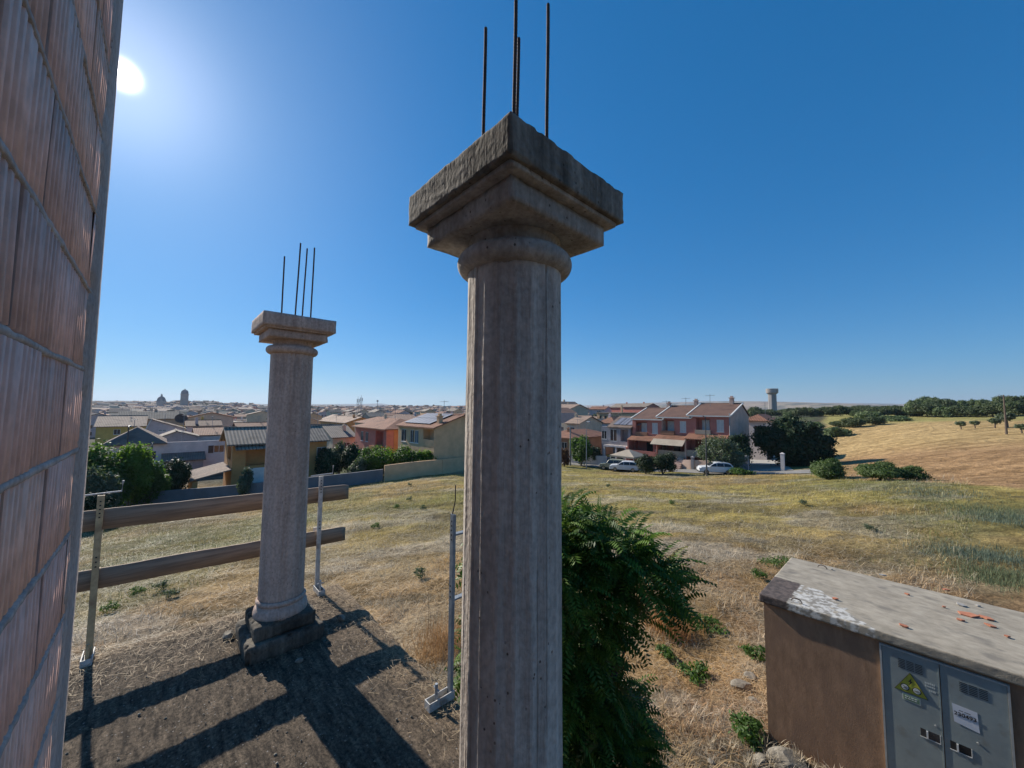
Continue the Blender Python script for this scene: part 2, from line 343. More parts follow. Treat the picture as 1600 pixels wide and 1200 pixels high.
M_abac = concmat('weathered_abacus',(.42,.38,.32),(.13,.115,.095),(.45,.43,.41))
M_plinth = concmat('mossy_plinth',(.22,.19,.15),(.05,.045,.04),(.4,.4,.4))
M_rust = pm('rusty_rebar',(.09,.05,.035),(.03,.02,.018),30,rough=.8,bump=.3)
M_board = pm('weathered_board',(.36,.26,.18),(.17,.12,.085),5,(.5,7,7),rough=.85,bump=.15,bscale=30,dist=.004)
M_yel = pm('faded_yellow_steel',(.58,.44,.25),(.36,.26,.14),18,rough=.6,bump=.2,c3=(.12,.06,.035),s3=9)
M_wht = pm('whitewashed_steel',(.62,.60,.56),(.38,.36,.33),14,rough=.6,bump=.2,c3=(.14,.09,.06),s3=8)
M_galv = pm('galvanised_steel',(.32,.35,.38),(.2,.22,.24),14,rough=.5,metal=.3,bump=.2,c3=(.14,.1,.08),s3=7,t3=(.6,.7))
M_dark = pm('dark_void',(.012,.012,.014),rough=.7)
M_plast = pm('brown_render',(.36,.215,.13),(.23,.135,.08),9,(1,1,.35),rough=.95,bump=.4,bscale=60,dist=.006,c3=(.25,.15,.095),s3=4,t3=(.5,.7))
M_glass = pm('dark_window_glass',(.03,.035,.045),(.015,.018,.02),3,rough=.15)
M_shut = pm('white_shutter',(.62,.62,.60),(.5,.5,.48),3,rough=.6,stripes=('Z',.09,.25))
M_shutb = pm('brown_shutter',(.10,.055,.035),(.07,.04,.03),3,rough=.6,stripes=('Z',.09,.3))
M_shutg = pm('blue_shutter',(.10,.16,.22),(.07,.11,.15),3,rough=.6,stripes=('Z',.09,.3))
M_white = pm('white_trim',(.7,.69,.66),(.55,.54,.5),2,rough=.7)
def tile(name, c, c2, axis, per=.28, k=.45): return pm(name,c,c2,.8,rough=.85,bump=.4,bscale=14,stripes=(axis,per,k),c3=tuple(x*.5 for x in c),s3=.5)
T_RX = tile('red_tiles_x',(.34,.15,.085),(.22,.10,.06),'X'); T_RY = tile('red_tiles_y',(.34,.15,.085),(.22,.10,.06),'Y')
T_BX = tile('brown_tiles_x',(.20,.105,.07),(.14,.075,.055),'X'); T_BY = tile('brown_tiles_y',(.20,.105,.07),(.14,.075,.055),'Y')
T_PX = tile('pale_tiles_x',(.42,.29,.21),(.33,.22,.16),'X'); T_PY = tile('pale_tiles_y',(.42,.29,.21),(.33,.22,.16),'Y')
T_GX = tile('grey_sheet_x',(.27,.185,.14),(.17,.125,.10),'X',.2,.35); T_GY = tile('grey_sheet_y',(.27,.185,.14),(.17,.125,.10),'Y',.2,.35)
T_HX = tile('pale_grey_tiles_x',(.34,.27,.21),(.22,.18,.14),'X',.36,.5); T_HY=tile('pale_grey_tiles_y',(.34,.27,.21),(.22,.18,.14),'Y',.36,.5)
def wallm(name, c): return pm(name,c,tuple(x*.78 for x in c),.9,rough=.95,bump=.2,bscale=25,c3=tuple(x*.7 for x in c),s3=.35,t3=(.55,.75))
W_beige = wallm('beige_wall_paint',(.74,.48,.27)); W_cream = wallm('cream_wall_paint',(.64,.52,.37)); W_pink = wallm('salmon_wall_paint',(.64,.23,.17)); W_orange = wallm('orange_wall_paint',(.62,.25,.10))
W_ochre = wallm('ochre_wall_paint',(.68,.32,.11)); W_white = wallm('white_wall_paint',(.76,.67,.62)); W_grey = wallm('grey_wall_render',(.34,.32,.33)); W_yellow = wallm('yellow_wall_paint',(.70,.46,.12))
W_red = wallm('dusty_red_wall',(.50,.19,.15)); W_mauve = wallm('mauve_wall_paint',(.58,.47,.45)); W_block = wallm('grey_block_wall',(.20,.20,.21)); W_sand = wallm('sand_wall',(.42,.35,.27)); W_brick = wallm('brick_orange_wall',(.38,.19,.11))
W_side = wallm('pinkish_grey_render',(.64,.46,.37))

# ------------------------------------------------------------ the unfinished terrace
NC = Vector((0.006,1.283,0)); FLOOR = -1.88
def bl(a, b_, z): p = NC+AX*a+BX*b_; return Vector((p.x,p.y,z))
def grp(name, pos, *a): return empty(name, pos, GRID, *a)     # local x=-A, y=+B
# slab: local frame at near column foot; local x = -A direction
msl, n, b = newmat('bituminous_slab'); mp = coords(n); mst = coords(n,(.8,4.0,1))
q1 = N(n,'ShaderNodeTexNoise'); q1.inputs['Scale'].default_value = 6; q1.inputs['Detail'].default_value = 10; q1.inputs['Roughness'].default_value = .75; n.links.new(mst.outputs[0],q1.inputs['Vector'])
q2 = N(n,'ShaderNodeTexNoise'); q2.inputs['Scale'].default_value = 45; q2.inputs['Detail'].default_value = 6; q2.inputs['Roughness'].default_value = .8; n.links.new(mp.outputs[0],q2.inputs['Vector'])
q3 = N(n,'ShaderNodeTexNoise'); q3.inputs['Scale'].default_value = .9; q3.inputs['Detail'].default_value = 6; n.links.new(mp.outputs[0],q3.inputs['Vector'])
c = ramp(n,q1.outputs['Fac'],.38,(.06,.048,.037),.64,(.25,.195,.14)).outputs[0]
va = N(n,'ShaderNodeVertexColor'); va.layer_name='tint'; c = mixc(n, va.outputs[0], c, (.33,.24,.15))
c = mixc(n, ramp(n,q3.outputs['Fac'],.56,(0,0,0),.72,(.7,.7,.7)).outputs[0], c, (.25,.185,.125))
c = mixc(n,1.0,c,ramp(n,q2.outputs['Fac'],.36,(.3,.3,.3),.6,(1.5,1.45,1.4)).outputs[0],'MULTIPLY')
q4 = N(n,'ShaderNodeTexVoronoi'); q4.inputs['Scale'].default_value = 26; n.links.new(mp.outputs[0],q4.inputs['Vector'])
sp = ramp(n,q4.outputs['Distance'],.09,(1,1,1),.13,(0,0,0)); c = mixc(n,sp.outputs[0],c,(.38,.34,.3))
n.links.new(c,b.inputs['Base Color']); b.inputs['Roughness'].default_value = .9; b.inputs['Specular IOR Level'].default_value = .2
b1 = N(n,'ShaderNodeBump'); b1.inputs['Strength'].default_value = 1; b1.inputs['Distance'].default_value = .012; n.links.new(q2.outputs['Fac'],b1.inputs['Height'])
b2 = N(n,'ShaderNodeBump'); b2.inputs['Strength'].default_value = 1; b2.inputs['Distance'].default_value = .05; n.links.new(q1.outputs['Fac'],b2.inputs['Height']); n.links.new(b1.outputs[0],b2.inputs['Normal']); n.links.new(b2.outputs[0],b.inputs['Normal'])
terr = grp('terrace', Vector((NC.x,NC.y,FLOOR)), 'dark dusty unfinished concrete terrace under the two fluted columns', 'terrace')
# local x from -3.42 (far end) to 5 ; local y from -6 to .62
gx = np.concatenate([np.linspace(-3.46,.2,330),np.linspace(.25,5,40)]); gy = np.concatenate([np.linspace(-6,-2.6,20),np.linspace(-2.57,.64,290)])
GX,GY = np.meshgrid(gx,gy,indexing='ij')
edge = np.minimum(GX+3.46, .64-GY)
GZ = (fbm(GX,GY,4,51)-.5)*.016+(fbm(GX*.6,GY*1.4,22,52)-.5)*.014 - .03*np.exp(-edge/.06)
ji = np.where(edge<.01,1,0); GX2 = GX+ji*(fbm(GX,GY,6,53)-.5)*.09*(GX<-3.4); GY2 = GY+ji*(fbm(GX,GY,6,54)-.5)*.09*(GY>.6)
na,nb = GX.shape; ii = np.arange(na*nb).reshape(na,nb); Fs = np.stack([ii[:-1,:-1],ii[1:,:-1],ii[1:,1:],ii[:-1,1:]],-1).reshape(-1,4)
npmesh('slab_surface', np.stack([GX2,GY2,GZ],-1).reshape(-1,3), Fs, msl, parent=terr, smooth=True, col=np.repeat(np.clip(sst(-edge-.35*fbm(GX,GY,2.3,57)-.25*fbm(GX,GY,9,58),-.62,-.24)*.8,0,1).reshape(-1,1),3,axis=1))
m = MB(); m.box(-3.43,5,-6,.61,-.30,-.035); m.build('slab', M_cap, terr)
m = MB(); m.box(-3.0,4.8,-5.8,.25,-4.2,-.303); m.build('lower_storey_wall', W_grey, terr)

# brick wall on the left: hollow clay blocks with vertical ribs, mortar joints
wall = grp('brick_wall', bl(1.02,-1.06,FLOOR), 'tall ribbed terracotta hollow block wall at the left edge of the photo', 'wall')
# local: face at y=0 (faces +y=B), wall body y<0; end at x=0 and running to +x
bm_ = MB(); mo = MB()
HB = .25; z0 = -.005
BL = .305; JT = .009
# face built with fine columns (ribs)
course = 0; z = z0
V=[];Fc=[];TI=[]
def rib_block(x0, x1, z0, z1, tint):
    per = .032; nrib = max(2,int(round((x1-x0)/per))); xs=[];ys=[]
    p = (x1-x0)/nrib; wide = rng.random()<.25
    for k in range(nrib):
        smooth_zone = (k%9==4)
        d = .001 if smooth_zone else .014
        xs += [x0+k*p, x0+k*p+p*.46, x0+k*p+p*.54, x0+k*p+p*.92]; ys += [0,0,-d,-d]
    xs.append(x1); ys.append(0)
    tilt = (rng.random()-.5)*.006; off = (rng.random()-.5)*.004
    zt = [z0,z0+.004,z1-.004,z1]; bb = len(V)
    for j,zz in enumerate(zt):
        for xx,yy in zip(xs,ys):
            e = -.012 if j in (0,3) else 0
            V.append((xx,yy+e+off+tilt*(zz-z0)/HB,zz)); TI.append(tint)
    L = len(xs)
    for j in range(3):
        for k in range(L-1): Fc.append((bb+j*L+k,bb+j*L+k+1,bb+(j+1)*L+k+1,bb+(j+1)*L+k))
WT = 3.8
while z < WT:
    off = [0,.15,.07,.22][course%4]; x = .045-off*0; first = True
    x = .07; w0 = BL-off if off else BL
    while x < 4.6:
        x1 = x+(w0 if first else BL); first = False
        t = rng.uniform(.85,1.12); hue = rng.uniform(-.03,.05)
        rib_block(x+JT*.25, x1-JT*.25, z+JT*.5+rng.uniform(-.002,.003), z+HB-JT*.5, ((.76+hue)*t,(.46+hue*.5)*t,(.36)*t))
        x = x1
    z += HB; course += 1
mbr, n, b = newmat('ribbed_terracotta'); a = N(n,'ShaderNodeVertexColor'); a.layer_name='tint'; mp = coords(n,(1,1,.8)); mp2 = coords(n)
k1 = N(n,'ShaderNodeTexNoise'); k1.inputs['Scale'].default_value = 25; k1.inputs['Detail'].default_value = 7; n.links.new(mp.outputs[0],k1.inputs['Vector'])
k2 = N(n,'ShaderNodeTexNoise'); k2.inputs['Scale'].default_value = 3.5; k2.inputs['Detail'].default_value = 9; k2.inputs['Roughness'].default_value=.7; n.links.new(mp2.outputs[0],k2.inputs['Vector'])
c = mixc(n,1.0,a.outputs[0],ramp(n,k1.outputs['Fac'],.35,(.85,.85,.85),.62,(1.12,1.12,1.12)).outputs[0],'MULTIPLY')
c = mixc(n,ramp(n,k2.outputs['Fac'],.56,(0,0,0),.72,(.75,.75,.75)).outputs[0],c,(.34,.31,.29))
n.links.new(c,b.inputs['Base Color']); b.inputs['Roughness'].default_value=.9
bp = N(n,'ShaderNodeBump'); bp.inputs['Strength'].default_value=.6; bp.inputs['Distance'].default_value=.004; n.links.new(k1.outputs['Fac'],bp.inputs['Height']); n.links.new(bp.outputs[0],b.inputs['Normal'])
npmesh('block_face', np.array(V), np.array(Fc), mbr, parent=wall, col=np.array(TI))
# mortar: wavy squeezed beds and the core body
M_mort = concmat('grey_mortar',(.56,.47,.42),(.42,.35,.31),(.7,.7,.7))
core = MB(); core.box(.012,4.7,-.245,-.0125,-.02,WT+.02); core.build('wall_core', M_mort, wall)
xsn = np.arange(.0,4.6,.014); Vm=[];Fm=[]
def bead(P0, P1, wid, prot, seed, step=.012):
    P0=Vector(P0);P1=Vector(P1);L=(P1-P0).length; n_s=int(L/step); d=(P1-P0)/n_s; side=Vector((0,0,1)) if abs(d.z)<abs(d.x) else Vector((1,0,0))
    t = np.arange(n_s+1)*step; a1=fbm(t,t*0,9,seed)-.5; a2=fbm(t,t*0,14,seed+7); a3=fbm(t,t*0,30,seed+9)-.5
    bb=len(Vm)
    for k in range(n_s+1):
        c0=P0+d*k+side*(a1[k]*wid*.8); hw=wid*(.4+.9*a2[k]); pr=prot*(.2+1.4*a2[k])+a3[k]*.004
        for (s_,y_) in ((-1,-.012),(-.75,pr*.55),(-.1,pr),(.6,pr*.7),(1,-.012)):
            q=c0+side*hw*s_; Vm.append((q.x,y_+a3[k]*.002,q.z))
    for k in range(n_s):
        for j in range(4): Fm.append((bb+k*5+j,bb+(k+1)*5+j,bb+(k+1)*5+j+1,bb+k*5+j+1))
for k in range(0,course+1): bead((.02,0,z0+k*HB),(4.6,0,z0+k*HB),.0105,.003,100+k)
npmesh('mortar_joint', np.array(Vm), np.array(Fm), M_mort, parent=wall, smooth=True)
# plastered corner strip along the free end of the wall
V=[];Fc=[]; zs=np.arange(-.02,WT+.02,.012); e1=fbm(zs,zs*0,5,61)-.5; e2=fbm(zs,zs*0,22,62)-.5; e3=fbm(zs,zs*0,11,65)-.5
for k,zz in enumerate(zs):
    bulge = .010*math.exp(-((zz-2.75)/.12)**2)
    ex=-.004+e1[k]*.014+e2[k]*.008-bulge-.035*math.exp(-((zz-1.7)/.7)**2); iw=.19+e3[k]*.07+e2[k]*.03
    for (x_,y_) in ((iw,-.004),(iw-.008,.003+e2[k]*.004),(.03,.006+e1[k]*.004),(ex+.006,.005),(ex,-.004),(ex+.004*e3[k],-.12),(ex,-.25),(.02,-.256),(.05,-.25)): V.append((x_,y_,zz))
for k in range(len(zs)-1):
    for j in range(8): Fc.append((k*9+j,k*9+j+1,(k+1)*9+j+1,(k+1)*9+j))
npmesh('plaster_edge', np.array(V), np.array(Fc), M_mort, parent=wall, smooth=True)
m = MB()
m.tube([(.0,-.02,3.0),(-.022,-.02,3.1),(-.03,-.02,3.35),(-.026,-.02,3.7)],.0065,6); m.build('bent_wire', M_rust, wall)

# ------------------------------------------------------------ columns
def rough_box(hx, hy, z0, z1, seed, amp=.006, n_=22, nz=5, chip=.012):
    """box with worn, chipped surface"""
    V=[];Fc=[]; r_=np.random.default_rng(seed)
    def face(o, du, dv, nu, nv):
        bb=len(V)
        for i in range(nu+1):
            for j in range(nv+1):
                V.append([o[k]+du[k]*i/nu+dv[k]*j/nv for k in range(3)])
        for i in range(nu):
            for j in range(nv): Fc.append((bb+i*(nv+1)+j,bb+(i+1)*(nv+1)+j,bb+(i+1)*(nv+1)+j+1,bb+i*(nv+1)+j+1))
    H=z1-z0
    face((-hx,-hy,z0),(2*hx,0,0),(0,0,H),n_,nz); face((hx,-hy,z0),(0,2*hy,0),(0,0,H),n_,nz); face((hx,hy,z0),(-2*hx,0,0),(0,0,H),n_,nz); face((-hx,hy,z0),(0,-2*hy,0),(0,0,H),n_,nz)
    face((-hx,-hy,z1),(2*hx,0,0),(0,2*hy,0),n_,n_); face((-hx,-hy,z0),(0,2*hy,0),(2*hx,0,0),n_,n_)
    V=np.array(V); c=np.array((0,0,(z0+z1)/2)); d=V-c
    ex=(np.abs(np.abs(V[:,0])-hx)<1e-6).astype(int)+(np.abs(np.abs(V[:,1])-hy)<1e-6)+((np.abs(V[:,2]-z0)<1e-6)|(np.abs(V[:,2]-z1)<1e-6))
    n1_=fbm(V[:,0]*1.0+V[:,2]*3,V[:,1]+V[:,2]*2,16,seed)-.5; n2_=fbm(V[:,0]+V[:,2],V[:,1]-V[:,2]*2,55,seed+3)-.5; n3_=np.maximum(fbm(V[:,0]-V[:,2],V[:,1]+V[:,2],24,seed+5)-.45,0)*2
    u=d/np.linalg.norm(d,axis=1)[:,None]
    V=V+u*(n1_*amp*2+n2_*amp)[:,None]-u*((ex>=2)*(chip*.4+chip*n3_*3))[:,None]
    return V,np.array(Fc)
def weld(o, smooth=True):
    import bmesh
    bm=bmesh.new(); bm.from_mesh(o.data); bmesh.ops.remove_doubles(bm,verts=bm.verts,dist=.0008); bmesh.ops.recalc_face_normals(bm,faces=bm.faces); bm.to_mesh(o.data); bm.free()
def column(name, pos, rz, label, shaftm, capm, abm, seed, bars, dz=0, worn=.006, detail=1):
    c_ = empty(name,(pos.x,pos.y,FLOOR),rz,label,'column')
    H = -FLOOR
    R0=.165
    # fluted shaft
    nth=480 if detail else 160; zs=np.linspace(.34,.485+dz+H,110 if detail else 80); th=np.arange(nth)*2*math.pi/nth
    TH,Z=np.meshgrid(th,zs); nf=20
    ph=(TH*nf/(2*math.pi)+.3)%1; fl=np.where(np.abs(ph-.5)<.40, .0050*np.cos((ph-.5)/.40*math.pi/2)**.7, 0)
    lastband=np.clip((Z-(zs[-1]-.05))/.03,0,1); fl=fl*(1-lastband)*.75
    WA=lambda d_,w_,k_: k_*np.exp(-(((TH+rz-R(d_)+math.pi)%(2*math.pi)-math.pi)/w_)**2)
    brk=np.clip((fbm(Z,Z*0+3,2.2,seed+40)-.30)*6,0,1)
    seam=WA(214,.012,.006)+WA(308,.013,.008)*brk+WA(297,.009,.006)*np.clip((fbm(Z,Z*0+9,1.5,seed+41)-.42)*8,0,1)+WA(222,.02,.003)
    nn=(fbm(TH*1.5+Z*.1,Z*1.0,2,seed)-.5)*.004+(fbm(TH*9,Z*1.5,6,seed+4)-.5)*.0016
    taper=.166-.006*np.clip((Z-.34)/2.1,0,1)
    rr_=taper-fl-seam+nn
    V=np.stack([rr_*np.cos(TH),rr_*np.sin(TH),Z],-1).reshape(-1,3); k=np.arange(V.shape[0]).reshape(len(zs),nth); kn=np.roll(k,-1,1)
    Fc=np.stack([k[:-1],kn[:-1],kn[1:],k[1:]],-1).reshape(-1,4)
    npmesh('shaft',V,Fc,shaftm,parent=c_,smooth=True)
    # base rings
    m=MB(); prof=[(.166,.335)]
    prof+=[(.150+.032*math.cos(t),.318+.024*math.sin(t)) for t in np.linspace(1.1,-1.2,8)]
    prof+=[(.172,.29),(.188,.27),(.196,.235),(.196,.21),(.18,.20)]
    m.lathe(prof,56); m.build('base_ring',capm,c_,smooth=True)
    # two square plinths, chipped
    V,Fc=rough_box(.215,.215,.105,.215,seed+11,worn*1.6,20,6,.02); o=npmesh('upper_plinth',V,Fc,abm if detail else M_plinth,parent=c_,smooth=True); weld(o)
    V,Fc=rough_box(.27,.27,-.03,.112,seed+12,worn*2,22,6,.03); o=npmesh('lower_plinth',V,Fc,M_plinth,parent=c_,smooth=True); weld(o)
    # capital
    zt=.485+dz+H; m=MB(); prof=[(.158,zt-.02),(.160,zt)]
    prof+=[(.162+.035*math.cos(t),zt+.035+.035*math.sin(t)) for t in np.linspace(-1.45,1.45,14)]
    prof+=[(.148,zt+.073),(.146,zt+.088),(.150,zt+.104),(.163,zt+.116)]
    m.lathe(prof,72); m.build('capital_ring',capm,c_,smooth=True)
    zb=zt+.112
    V,Fc=rough_box(.219,.219,zb,zb+.066,seed+20,worn*.25,20,4,.003); o=npmesh('capital_slab',V,Fc,capm,parent=c_); weld(o)
    V,Fc=rough_box(.250,.250,zb+.0665,zb+.0845,seed+22,worn*.25,20,3,.002); o=npmesh('capital_fillet',V,Fc,capm,parent=c_); weld(o)
    V,Fc=rough_box(.268,.268,zb+.080,zb+.188,seed+21,worn,84 if detail else 22,17 if detail else 5,.0055 if detail else .003); o=npmesh('abacus',V,Fc,abm,parent=c_,smooth=bool(detail)); weld(o)
    ztop=zb+.188
    for (x,y,h,lx,ly) in bars:
        m=MB(); pts=[];rad=[]; n_r=int(h/.012)
        for k in range(n_r*2+1):
            t=k/(n_r*2); pts.append((x+lx*t*h+.003*math.sin(t*5+x*40),y+ly*t*h,ztop-.02+t*(h+.02))); rad.append(.0068 if k%2 else .0056)
        m.tube(pts,rad,8); m.build('rebar',M_rust,c_,smooth=True)
    return c_
# local x=-A, y=B.  A-B => (-x,-y)
cn=column('fluted_column',NC,GRID,'tall dark weathered concrete column in the centre, cropped at the foot, with chipped square capital',M_shaft,M_cap,M_abac,3,
    [(-.08,-.08,.63,0,0),(.08,.08,.715,0,0),(.08,-.08,.615,0,0),(-.08,.08,.70,.01,0)],worn=.0022,dz=-.032)
m=MB(); m.tube([(-.25,-.2,2.66),(-.262,-.205,2.672),(-.268,-.195,2.664)],.0022,6); m.tube([(-.2,-.2,2.65),(-.25,-.2,2.66)],.0022,6); m.build('wire_loop',M_rust,cn)
m=MB(); m.tube([(.12,-.02,2.64),(.121,-.02,2.69)],.0018,6); m.build('wire_end',M_rust,cn)
FC=Vector((-1.905,3.25,0))
cf=column('fluted_column',FC,GRID,'smaller-looking pale brown concrete column standing free beside the wooden guard rail on a broken plinth',M_shaft2,M_shaft2,M_shaft2,17,
    [(-.08,-.08,.58,.0,0),(-.08,.08,.70,.02,.02),(.107,-.017,.66,.02,.02),(.10,.105,.66,.0,.01)],dz=-.035,worn=.002,detail=0)
# rubble round the plinth of the far column
M_rock=concmat('pale_rubble',(.36,.32,.26),(.2,.17,.13),(.6,.6,.6))
def rockmesh(name, size, seed, mat, parent=None, flat=.6):
    import bmesh
    bm=bmesh.new(); bmesh.ops.create_icosphere(bm,subdivisions=3,radius=1); r_=random.Random(seed); pl=[(Vector((r_.gauss(0,1),r_.gauss(0,1),r_.gauss(0,1))).normalized(),r_.uniform(.55,.85)) for _ in range(9)]
    for v in bm.verts:
        for (d,h) in pl:
            k=v.co.dot(d)
            if k>h: v.co-=d*(k-h)
        v.co.x*=size; v.co.y*=size*.75; v.co.z*=size*flat
    me=bpy.data.meshes.new(name); bm.to_mesh(me); bm.free(); me.materials.append(mat); o=bpy.data.objects.new(name,me); COL.objects.link(o); return o
rub=[('loose grey stone chip left of the far column plinth',-2.30,3.22,.055),('pale broken mortar lump behind the far column plinth',-2.2,3.55,.06),('small rubble stone right of the far column plinth',-1.50,3.48,.045),('flat dark chip in front of the far column plinth',-1.56,2.92,.03)]
for i,(lb,x,y,s) in enumerate(rub):
    o=rockmesh('rubble_stone',s,i+5,M_rock); o.location=(x,y,FLOOR+s*.4); o.rotation_euler=(0,0,i*1.3); tag(o,lb,'stone')

# ------------------------------------------------------------ guard rail of posts and planks
def gpost(pos, rz, mat, label, h, style):
    g_=empty('guardrail_post',pos,rz,label,'guardrail post')
    m=MB(); m.box(-.017,.017,-.005,.005,-.12,h); 
    for s_ in (-1,1): m.box(s_*.017-.0025,s_*.017+.0025,-.0045,.016,-.1195,h-.0005)
    m.build('upright',mat,g_)
    for zz in [h-.05-.03*k for k in range(5)]+[h-.47-.035*k for k in range(3)]:
        m=MB(); m.box(-.005,.005,-.0085,-.0062,zz,zz+.01); m.build('hole',M_dark,g_)
    # plank brackets (L hooks)
    for zz in style['hooks']:
        m=MB(); m.box(-.018,.018,.006,.15,zz-.012,zz); m.box(-.018,.018,.14,.15,zz,zz+.10); m.build('bracket',mat,g_)
    # slab clamp
    m=MB(); m.box(-.03,.03,-.16,.02,-.0,.008); m.box(-.03,-.024,-.16,.02,.008,.05); m.box(.024,.03,-.16,.02,.008,.05); m.box(-.03,.03,-.166,-.16,0,.05); m.build('clamp',style.get('cm',mat),g_)
    m=MB(); m.tube([(0,-.10,.0),(0,-.10,.13)],.010,8); m.tube([(-.03,-.10,.10),(.03,-.10,.10)],.005,6); m.build('clamp_screw',mat,g_)
    return g_
# local frame for the end rail: posts face the terrace (local -y); use rz so that local y points along +A (outwards)
RZE=math.atan2(BX.y,BX.x)   # local x = B, local y = rot90 -> (-B.y,B.x)= A-ish
p1=bl(3.40,-1.18,FLOOR); p2=bl(3.38,.40,FLOOR)
gpost(p1,RZE,M_yel,'faded yellow steel guard rail post nearest the brick wall',1.19,{'hooks':(.90,.50),'cm':M_wht})
gpost(p2,RZE,M_wht,'whitish steel guard rail post just right of the far column',1.16,{'hooks':(.90,.50)})
for (p,h) in ((p1,1.19),(p2,1.16)): pass
def hook(pos, rz, label, h, mat, parentname):
    pass
# top prongs belong to the posts
for po in [o for o in COL.objects if o.name.startswith('guardrail_post')]:
    hh=1.19 if po.name=='guardrail_post' else 1.16
    m=MB(); m.tube([(-.10,0,hh+.012),(.11,0,hh+.018),(.115,0,hh+.10)],.007,8); m.build('top_prong',M_wht,po)
RZF=GRID
p3=bl(1.235,.60,FLOOR)
g3=gpost(p3,GRID,M_galv,'bluish galvanised guard rail post beside the centre column carrying no planks',1.17,{'hooks':(1.04,.62),'cm':M_wht})
m=MB(); m.tube([(0,0,1.17),(0,.02,1.26),(0,.02,1.36)],.004,6); m.build('top_prong',M_rust,g3)
def plank(label, zc, a0, b0, b1, hgt, seed, dz=0):
    p=bl(a0,b0,FLOOR+zc); g_=p
    L=b1-b0; nx=60; V=[];Fc=[]
    xs=np.linspace(0,L,nx); e=(fbm(xs,xs*0,3,seed)-.5)*.012; e2=(fbm(xs,xs*0,9,seed+3)-.5)*.006
    for k,x in enumerate(xs):
        top=hgt/2+e[k]+e2[k]; bot=-hgt/2+e[k]*.6; z=dz*x/L
        ch=.012*(1 if k in(0,nx-1) else 0)
        for (y,zz) in ((-.011,bot),(.011,bot),(.011,top-ch),(-.011,top-ch)): V.append((x,y,zz+z))
    for k in range(nx-1):
        for j in range(4): Fc.append((k*4+j,(k+1)*4+j,(k+1)*4+(j+1)%4,k*4+(j+1)%4))
    Fc.append((0,1,2,3)); Fc.append(tuple((nx-1)*4+j for j in (3,2,1,0)))
    o=npmesh('wooden_plank',np.array(V),np.array(Fc),M_board); o.location=p; o.rotation_euler=(0,0,RZE); tag(o,label,'plank'); return o
plank('upper rough sawn plank of the guard rail behind the far column',1.02,3.43,-1.9,.70,.155,71,-.07)
plank('lower rough sawn plank of the guard rail with a notched end',.575,3.43,-1.9,.68,.15,75,-.07)

# ------------------------------------------------------------ electrical kiosk
KZ=-3.08; KG=-5.4
kp=Vector((4.2,6.6,0))
kio=empty('electrical_kiosk',(kp.x,kp.y,KG),GRID,'low brown rendered electrical kiosk with concrete roof and grey metal doors','kiosk')
KH=KZ-KG; KL=3.5; KW=2.36
m=MB(); m.box(.05,KL-.05,.05,KW-.05,-.5,KH-.13); m.build('wall',M_plast,kio)
M_kroof=pm('stained_roof_concrete',(.39,.34,.265),(.24,.205,.155),5,(1,1.5,1),rough=.95,bump=.7,bscale=60,dist=.01,detail=10,c3=(.20,.175,.14),s3=3.0,t3=(.55,.68))
V,Fc=rough_box(KL/2,KW/2,KH-.128,KH,91,.004,150,7,.0035); V=V+np.array((KL/2,KW/2,0)); V[:,2]+=(V[:,2]>KH-.06)*(fbm(V[:,0],V[:,1],2.5,92)-.5)*.012
e1_=(fbm(V[:,0],V[:,1],5,93)-.5)*.22; e2_=(fbm(V[:,0],V[:,1],11,94)-.5)*.5; X_,Y_=V[:,0],V[:,1]
m1=((X_+e1_*.6<.40)&(Y_+e1_*.5<.98)).astype(float); m2=((X_+e2_*.5+Y_*.75<1.38)&(Y_+e2_*.4<.92)&(m1<.5)&(fbm(X_,Y_,14,95)<.62)).astype(float)
o=npmesh('roof_slab',V,Fc,M_kroof,parent=kio,smooth=False,col=np.stack([m1,m2,m1*0],-1)); weld(o)
n=M_kroof.node_tree; b=n.nodes['Principled BSDF']; src=b.inputs['Base Color'].links[0].from_socket; va=N(n,'ShaderNodeVertexColor'); va.layer_name='tint'; sx_=N(n,'ShaderNodeSeparateColor'); n.links.new(va.outputs[0],sx_.inputs[0])
nz_=N(n,'ShaderNodeTexNoise'); nz_.inputs['Scale'].default_value=14; nz_.inputs['Detail'].default_value=8; tc_=N(n,'ShaderNodeTexCoord'); n.links.new(tc_.outputs['Object'],nz_.inputs['Vector'])
c=mixc(n,sx_.outputs[1],src,ramp(n,nz_.outputs['Fac'],.42,(.22,.20,.17),.56,(.52,.50,.46)).outputs[0]); c=mixc(n,sx_.outputs[0],c,ramp(n,nz_.outputs['Fac'],.4,(.055,.043,.038),.62,(.12,.09,.078)).outputs[0]); n.links.new(c,b.inputs['Base Color'])
M_felt=pm('dark_roof_felt',(.10,.075,.065),(.05,.04,.036),5,rough=.85,bump=.4); M_patch=pm('whitish_flaking_coat',(.46,.43,.38),(.24,.215,.18),9,rough=.9,bump=.5,c3=(.22,.2,.18),s3=6)
def patch(name, poly, z, mat, par, n_=18, seed=0):
    P=[]; k=len(poly); r_=random.Random(seed)
    for i in range(k):
        a_=Vector(poly[i]); b_=Vector(poly[(i+1)%k])
        for j in range(n_):
            t=j/n_; q=a_.lerp(b_,t); P.append((q.x+r_.uniform(-.025,.025),q.y+r_.uniform(-.025,.025),z))
    k=len(P); cx_=sum(p[0] for p in poly)/len(poly)*.9; cy_=.28 if len(poly)>4 else sum(p[1] for p in poly)/len(poly)
    m=MB(); m.add(P+[(p[0],p[1],z-.012) for p in P]+[(cx_,cy_,z)],[(i,(i+1)%k,2*k) for i in range(k)]+[(i,k+i,k+(i+1)%k,(i+1)%k) for i in range(k)]); return m.build(name,mat,par)
